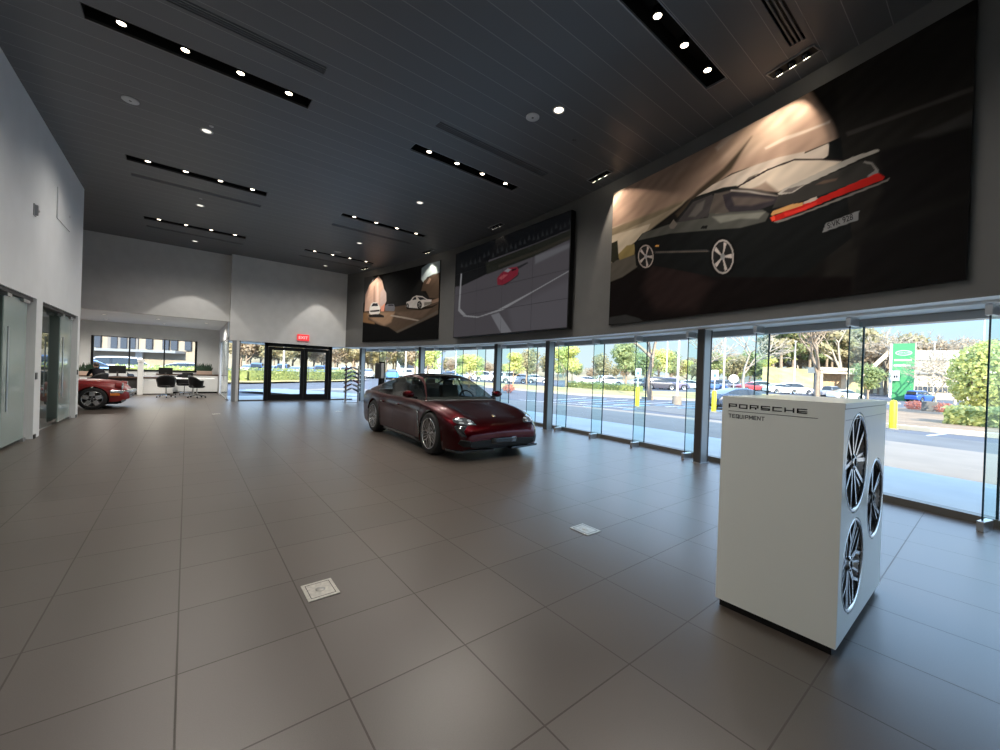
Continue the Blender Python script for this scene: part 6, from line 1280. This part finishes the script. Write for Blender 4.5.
SUV = dict(SED, top=([-2.35, -2.32, -2.2, -1.7, 0, .85, 1.2, 1.9, 2.2, 2.32], [.8, 1.05, 1.12, 1.13, 1.10, 1.08, 1.05, .98, .86, .55]), shoulder=([-2.35, -1.7, 0, 1.4, 2.32], [1.0, 1.05, 1.02, .98, .6]),
    gh=([-2.32, -2.2, -1.9, -.5, .2, .6, 1.1], [1.12, 1.5, 1.68, 1.74, 1.70, 1.42, 1.06]), ghH=.6, arch=.40, wr=.37, pillars=(.3, 0, -2.1, .82), posts=(-.3, -1.2), cq=.1)
PIC = dict(SUV, top=([-2.7, -2.68, -2.5, -1.0, 0, .85, 1.2, 2.1, 2.5, 2.6], [.9, 1.12, 1.15, 1.15, 1.10, 1.12, 1.12, 1.05, .95, .6]), width=([-2.7, -2.5, -1.3, 1.3, 2.3, 2.6], [.86, .92, .95, .95, .9, .8]),
    shoulder=([-2.7, -1.7, 0, 1.4, 2.6], [1.05, 1.08, 1.05, 1.02, .7]), bottom=([-2.7, -2, 0, 2, 2.6], [.4, .35, .3, .3, .4]), bump=([-2.7, 2.6], [0, 0]),
    gh=([-.95, -.85, -.3, .3, .7, 1.2], [1.15, 1.70, 1.80, 1.78, 1.5, 1.12]), pillars=(.5, 0, -.8, .82), posts=(-.05,), axles=(-1.7, 1.6))
SPEC = {'sedan': SED, 'suv': SUV, 'pickup': PIC}; CP = {}
def parked(kind, x, y, col, rz, label):
    nm = {'sedan': 'parked_saloon', 'suv': 'parked_suv', 'pickup': 'pickup_truck'}[kind]
    if kind not in CP:
        t = thing(nm, 'x', 'car'); build_car(t, SPEC[kind], True)
        for ax in SPEC[kind]['axles']:
            for s in (-1, 1): wheel(t, ax, s*.90, SPEC[kind]['wr'], .2, 0, True)
        CP[kind] = t; o = t
        for ch in o.children: ch.color = (*col, 1)
    else: o = copy_tree(CP[kind], None, (*col, 1))
    o.location = (x, y, gz(x, y)); o.rotation_euler = (0, 0, rz); o['label'] = label; o['category'] = 'car'; o['group'] = 'parked cars outside'
def cpx(kind, px, D, col, rz, label, k=1.): D *= k; p = at(px, 384, D); parked(kind, p.x, p.y, col, rz, label)
Wt, Sv, Bl, Dk, Gy, Rd = (.80, .80, .80), (.55, .57, .6), (.06, .13, .32), (.05, .05, .07), (.22, .22, .25), (.45, .05, .06)
ta = -.67   # facing along the rows
cpx('sedan', 781, 58, Wt, ta+.1, 'white saloon parked left of the leafless tree above the display box')
cpx('suv', 796, 61, Wt, ta, 'white estate parked just behind the white saloon')
cpx('pickup', 832, 60, Gy, ta+.2, 'grey pickup right of the leafless tree')
cpx('sedan', 846, 57, Wt, ta+.1, 'white saloon right of the leafless tree')
cpx('sedan', 743, 23, (.02, .035, .07), ta+.2, 'dark blue car behind the second bollard, roof seen over the display box')
_c = [o for o in C.objects if o.get('category') == 'car' and 'dark blue car' in o.get('label', '')][0]; _c.scale = (.88, .88, .86)
cpx('sedan', 752, 68, Rd, ta, 'red saloon in the far row right of the nearest column')
for k, (px, D, kd, c, l) in enumerate(((660, 44, 'suv', Dk, 'dark SUV behind the leafless tree'), (672, 46, 'suv', (.16, .14, .22), 'violet-grey SUV left of the lamp post on the concrete base'), (643, 47, 'sedan', Gy, 'grey saloon beside the leafless trunk'), (690, 52, 'sedan', Sv, 'silver saloon right of that lamp post'),
        (712, 54, 'sedan', Bl, 'blue saloon just right of the nearest column'), (722, 56, 'suv', Gy, 'grey SUV beside the far lamp post'), (732, 60, 'suv', Dk, 'dark SUV behind the round white sign'), (764, 56, 'suv', Wt, 'white SUV left of the joint above the display lettering'), (774, 66, 'sedan', Bl, 'blue saloon far behind the white saloon'),
        (486, 55, 'suv', Wt, 'white van-like SUV seen over the bonnet of the dark red car'), (502, 53, 'suv', Wt, 'white SUV right of the third column'), (514, 50, 'suv', Sv, 'silver SUV right of the third column'), (524, 56, 'sedan', Gy, 'grey saloon left of the second column'), (536, 58, 'sedan', Wt, 'white saloon by the second column'),
        (588, 58, 'sedan', Wt, 'white saloon under the olive tree'), (610, 58, 'suv', Wt, 'white SUV under the green tree'), (452, 56, 'sedan', Bl, 'blue saloon over the car roof'), (463, 60, 'suv', Sv, 'silver SUV over the car roof'), (478, 62, 'pickup', Wt, 'white pickup over the windscreen'))):
    cpx(kd, px, D, c, ta+random.uniform(-.2, .2), l, 1.25)
cpx('suv', 921, 60, (.03, .10, .45), -.35, 'bright blue SUV parked at the foot of the green sign tower')
for k, (px, D, kd, c, l) in enumerate(((248, 52, 'sedan', Wt, 'white car left of the entrance doors'), (258, 49, 'suv', Bl, 'blue SUV at the left edge of the entrance doors'), (272, 50, 'sedan', Sv, 'silver saloon in the left door leaf'), (284, 51, 'suv', Bl, 'blue SUV in the middle of the left door leaf'), (297, 50, 'sedan', Wt, 'white saloon in the left door leaf'),
        (310, 52, 'sedan', Gy, 'grey saloon behind the door mullion'), (321, 51, 'suv', Bl, 'blue SUV in the right door leaf'), (335, 52, 'sedan', Wt, 'white saloon right of the doors'), (347, 53, 'suv', Sv, 'silver SUV behind the brochure rack'), (368, 54, 'sedan', Wt, 'white saloon between rack and charging post'), (391, 52, 'sedan', (.1, .3, .6), 'blue saloon right of the charging post'), (408, 56, 'suv', Wt, 'white SUV over the rear of the dark red car'))):
    cpx(kd, px, D, c, 1.2+random.uniform(-.2, .2), l, 1.12)
for k, (x, y, kd, c, l) in enumerate(((-8.3, 42.5, 'sedan', Wt, 'white saloon in the left pane of the office window'), (-5.3, 40, 'sedan', (.25, .4, .7), 'pale blue saloon in the left pane of the office window'), (-3.4, 43, 'suv', Wt, 'white SUV in the middle pane of the office window'), (.2, 42.5, 'sedan', Wt, 'white saloon above the yellow-green hedge'), (-11.5, 43, 'suv', Wt, 'white SUV at the left end of the row before the tan building'))):
    parked(kd, x, y, c, .1, l)

# buildings
def tower():
    p = at(902.5, 384, 62); v = Vector((-p.x, -p.y, 0)).normalized(); u = Vector((-v.y, v.x, 0)); s = 62/F_PX
    Mx = Matrix((u, v, Vector((0, 0, 1)))).transposed().to_4x4()   # local x = left-to-right reversed below
    t = thing('sign_tower', 'tall green dealer sign tower with a pale oval emblem', 'sign tower', (p.x, p.y, -.6)); rz = math.atan2(-v.x, v.y)+PI
    t.rotation_euler = (0, 0, math.atan2(v.y, v.x)+PI/2)   # local -y faces the viewer
    w2, h = 7.9*s, 44.2*s+1.5
    b = MB(); b.box(-w2, w2, 0, 1.2, 0, h+.55, 'green_sign'); b.build('slab', t)
    b = MB(); b.box(-w2-.32, -w2, -.03, 1.2, .3, h+.5, 'pale_panel'); b.build('edge_panel', t)
    b = MB(); b.box(w2, w2+.12, -.02, 1.2, .3, h+.5, 'beige'); b.build('edge_strip', t)
    zc = h+.55-9.5*s
    b = MB(); n = 28; P = [(5.9*s*math.cos(a), zc+2.6*s*math.sin(a)) for a in np.linspace(0, 2*PI, n+1)[:-1]]; Q = [(5.2*s*math.cos(a), zc+2.0*s*math.sin(a)) for a in np.linspace(0, 2*PI, n+1)[:-1]]
    b.prism(P, -.05, -.0, 'pale_panel', 'y'); b.prism(Q, -.07, -.05, 'green_sign', 'y'); em = b.build('emblem', t)
    o = textobj('emblem_lettering', 'LAND ROVER', 2.0*s, 'pale_panel', (0, 0, 0), (0, 0, 0)); o.parent = em; wx = max(q.co.x for q in o.data.vertices)
    o.matrix_local = Matrix.Translation((-4.3*s, -.08, zc-.7*s)) @ Matrix.Rotation(PI/2, 4, 'X') @ Matrix.Diagonal((8.6*s/wx, 1, 1, 1))
    b = MB()
    for k in range(9): b.box(-w2+1.4*s+k*1.4*s, -w2+2.5*s+k*1.4*s, -.03, 0, zc-8.2*s, zc-6.2*s, 'beige')
    b.build('name_line', t); b = MB()
    for k in range(8): b.box(-w2+1.2*s+k*1.5*s, -w2+2.5*s+k*1.5*s, -.03, 0, zc-13.4*s, zc-11.6*s, 'pale_panel')
    b.build('name_line', t)
    b = MB(); b.box(-w2-.1, -w2+5.6*s, -.5, -.42, h-34*s, h-24*s, 'sign_face'); sg = b.build('speed_sign', t); b = MB(); b.box(-w2+.1*s, -w2+.5*s, -.46, -.36, 0, h-24*s, 'pole'); b.build('sign_post', t)
    b = MB(); b.box(-w2+1.4*s, -w2+2.6*s, -.52, -.50, h-31*s, h-28.5*s, 'black'); b.box(-w2+3.1*s, -w2+4.3*s, -.52, -.50, h-31*s, h-28.5*s, 'black'); b.build('sign_mark', sg)
tower()
def block(name, label, px0, px1, D, pieces, cat='building', D1=None):
    """a long building whose front runs between two directions; pieces are boxes in (u, depth, z)"""
    p, q = at(px0, 384, D), at(px1, 384, D1 or D); p.z = q.z = 0; u = (q-p); L = u.length; u.normalize(); v = Vector((-u.y, u.x, 0))
    if v.dot(Vector((p.x, p.y, 0))) < 0: v = -v
    t = thing(name, label, cat, (p.x, p.y, 0)); byp = {}
    for part, u0, u1, d0, d1, z0, z1, m in pieces:
        b = MB(); c = u*((u0+u1)/2*L)+v*((d0+d1)/2); b.obox((c.x, c.y, (z0+z1)/2), u*((u1-u0)/2*L), v*((d1-d0)/2), (0, 0, (z1-z0)/2), m); byp[part] = b.build(part, t)
    return t, u, v, L
s = 60/F_PX
t, u, v, L = block('dealership_canopy', 'long low beige canopy with dark lettering behind the white display box', 820, 870, 62,
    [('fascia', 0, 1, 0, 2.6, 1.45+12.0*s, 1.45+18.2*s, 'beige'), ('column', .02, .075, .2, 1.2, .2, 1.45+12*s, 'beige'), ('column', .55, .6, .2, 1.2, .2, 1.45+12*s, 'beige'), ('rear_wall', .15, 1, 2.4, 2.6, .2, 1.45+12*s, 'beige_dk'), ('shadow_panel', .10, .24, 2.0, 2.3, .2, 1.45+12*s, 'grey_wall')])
o = textobj('lettering', 'JAGUAR', 2.3*s, 'black', (0, 0, 0), (0, 0, 0)); o.parent = t; wx = max(q.co.x for q in o.data.vertices)
o.matrix_local = Matrix.Translation(u*(.34*L)-v*.06+Vector((0, 0, 1.45+14*s))) @ Matrix((u, Vector((0, 0, 1)), -v)).transposed().to_4x4() @ Matrix.Diagonal((11*s/wx, 1, 1, 1))
b = MB(); b.add([u*(x*L)-v*.05+Vector((0, 0, 1.45+z*s)) for x, z in ((.01, 14.2), (.05, 14.8), (.10, 16.2), (.09, 16.8), (.04, 15.4), (.01, 15.0))], [(0, 1, 2, 3, 4, 5)], 'steel_dark'); b.build('emblem', t)
a0, a1 = at(862, 377, 60), at(887.5, 354, 60); dd = (a1-a0); b = MB(); up = Vector((0, 0, 1)); vv = Vector((a0.x, a0.y, 0)).normalized()
b.obox((0, 0, 0), dd*.5, vv*2, up*.42, 'beige'); o = b.build('ramp_beam', loc=(a0+a1)/2); tag(o, 'slanting white beam between the beige canopy and the green tower', 'beam')
s = 75/F_PX
pcs = [('upper_wall', 0, 1, 0, 14, 1.45+29*s, 1.45+39*s, 'pale_panel'), ('wall', 0, 1, .3, 14, 1.45+5*s, 1.45+29*s, 'beige'), ('eave', -.01, 1.01, -.4, .3, 1.45+15*s, 1.45+16*s, 'steel_grey'), ('plinth', 0, 1, .2, 14, -1.5, 1.45+5*s, 'beige')]
pcs += [('window', .02+.045*k, .055+.045*k, .1, .35, 1.45-3.5*s, 1.45+2*s, 'window_dark') for k in range(12)]+[('rib', .03*k, .03*k+.008, -.06, .0, 1.45+29*s, 1.45+39*s, 'beige') for k in range(1, 33)]
block('dealership_building', 'pale flat-roofed building with a row of small windows right of the green tower', 912, 1030, 78, pcs, D1=70)
s = 1.
pcs = [('wall', 0, 1, 0, 3, -.2, 8.5, 'tan_wall')]+[('panel', a, a+.22, -.12, 0, 2.4, 8.5, 'grey_wall') for a in (0, .34)]+[('window', a, a+.045, -.2, -.1, 2.5, 5.2, 'window_dark') for a in (.02, .09, .25, .37, .44, .50, .62, .74, .80, .9)]+[('awning', 0, .9, -1.2, 0, 2.2, 2.42, 'steel_grey')]+[('door', .55, .60, -.2, -.1, 0, 2.2, 'pale_panel')]
p0, p1 = Vector((-12, 46.5, 0)), Vector((4, 47.5, 0))
t, u, v, L = block('office_building', 'tan and grey building seen through the office window', 60, 199, 36, pcs)
block('white_building', 'low white building far beyond the car park over the dark red car', 395, 440, 105, [('wall', 0, 1, 0, 8, 0, 7, 'pale_panel'), ('window', .1, .45, -.1, .1, 2, 3.4, 'window_dark'), ('window', .55, .9, -.1, .1, 2, 3.4, 'window_dark'), ('roof', -.02, 1.02, -.3, 8.2, 7, 7.3, 'steel_grey')])

# ================================================================== LIGHT
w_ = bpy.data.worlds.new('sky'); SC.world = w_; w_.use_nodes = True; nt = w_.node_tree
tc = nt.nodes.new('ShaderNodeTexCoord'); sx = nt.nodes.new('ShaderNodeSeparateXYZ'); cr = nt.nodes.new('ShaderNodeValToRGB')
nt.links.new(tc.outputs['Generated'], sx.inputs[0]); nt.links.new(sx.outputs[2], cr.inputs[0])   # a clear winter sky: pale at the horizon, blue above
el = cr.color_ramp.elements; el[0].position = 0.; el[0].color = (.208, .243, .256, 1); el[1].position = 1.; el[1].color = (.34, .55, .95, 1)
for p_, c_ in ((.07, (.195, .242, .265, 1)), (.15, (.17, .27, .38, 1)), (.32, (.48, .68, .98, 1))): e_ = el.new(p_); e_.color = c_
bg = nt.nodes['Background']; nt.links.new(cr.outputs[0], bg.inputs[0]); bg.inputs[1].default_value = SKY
sl = bpy.data.lights.new('sun', 'SUN'); sl.energy = SUN; sl.angle = .01; sl.color = (1., .90, .74); so = bpy.data.objects.new('sun', sl); C.objects.link(so)
so.rotation_euler = Vector((7.7, 10, -6.4)).to_track_quat('-Z', 'Y').to_euler()
# office and glass-room ceiling lights
for x, y, p in ((-.9, 20.4, 520), (.6, 20.4, 520), (-2.4, 20.4, 520), (-.8, 22.6, 460), (-2.6, 22.6, 460), (-4.5, 21, 520)):
    t = thing('office_downlight', 'small recessed downlight in the low office ceiling, %s' % {(-.9, 20.4): 'middle of the front row', (.6, 20.4): 'right end of the front row', (-2.4, 20.4): 'left end of the front row', (-.8, 22.6): 'right one of the rear row', (-2.6, 22.6): 'middle one of the rear row', (-4.5, 21): 'hidden behind the left wall'}[(x, y)], 'ceiling light', (x, y, 3.09), group='office downlights')
    b = MB(); b.lathe([(.09, 0), (.09, -.006), (.07, -.008)], 'white_plastic', n=18); b.build('trim_ring', t); b = MB(); b.lathe([(0, -.004), (.07, -.004)], 'lamp_dim', n=18); b.build('lens', t)
    spot('office_beam', (x, y, 3.05), (x, y, 0), p, 160, 1., col=(1, .93, .84))
for y in (5.6, 9.0, 12.4):
    l = bpy.data.lights.new('office_panel', 'AREA'); l.shape = 'SQUARE'; l.size = 1.2; l.energy = 9; l.color = (1, .96, .9); o = bpy.data.objects.new('office_panel', l); C.objects.link(o); o.location = (-4, y, 2.66)
    t = thing('ceiling_panel_light', 'flat ceiling light panel in the glass office %s' % {5.6: 'closest to the viewer', 9.0: 'in the middle', 12.4: 'beside the red car'}[y], 'ceiling light', (-4, y, 2.7), group='glass office lights'); b = MB(); b.box(-.3, .3, -.3, .3, -.02, 0, 'white_plastic'); b.build('frame', t); b = MB(); b.box(-.28, .28, -.28, .28, -.024, -.02, 'lamp_dim'); b.build('diffuser', t)
SC.view_settings.view_transform = 'Standard'; SC.view_settings.look = 'None'; SC.view_settings.gamma = 1; SC.view_settings.exposure = EXPO; SC.view_settings.use_curve_mapping = False
SC.cycles.use_denoising = True; SC.cycles.max_bounces = 8; SC.cycles.transparent_max_bounces = 24; SC.cycles.diffuse_bounces = 5; SC.cycles.glossy_bounces = 4; SC.cycles.sample_clamp_indirect = 4
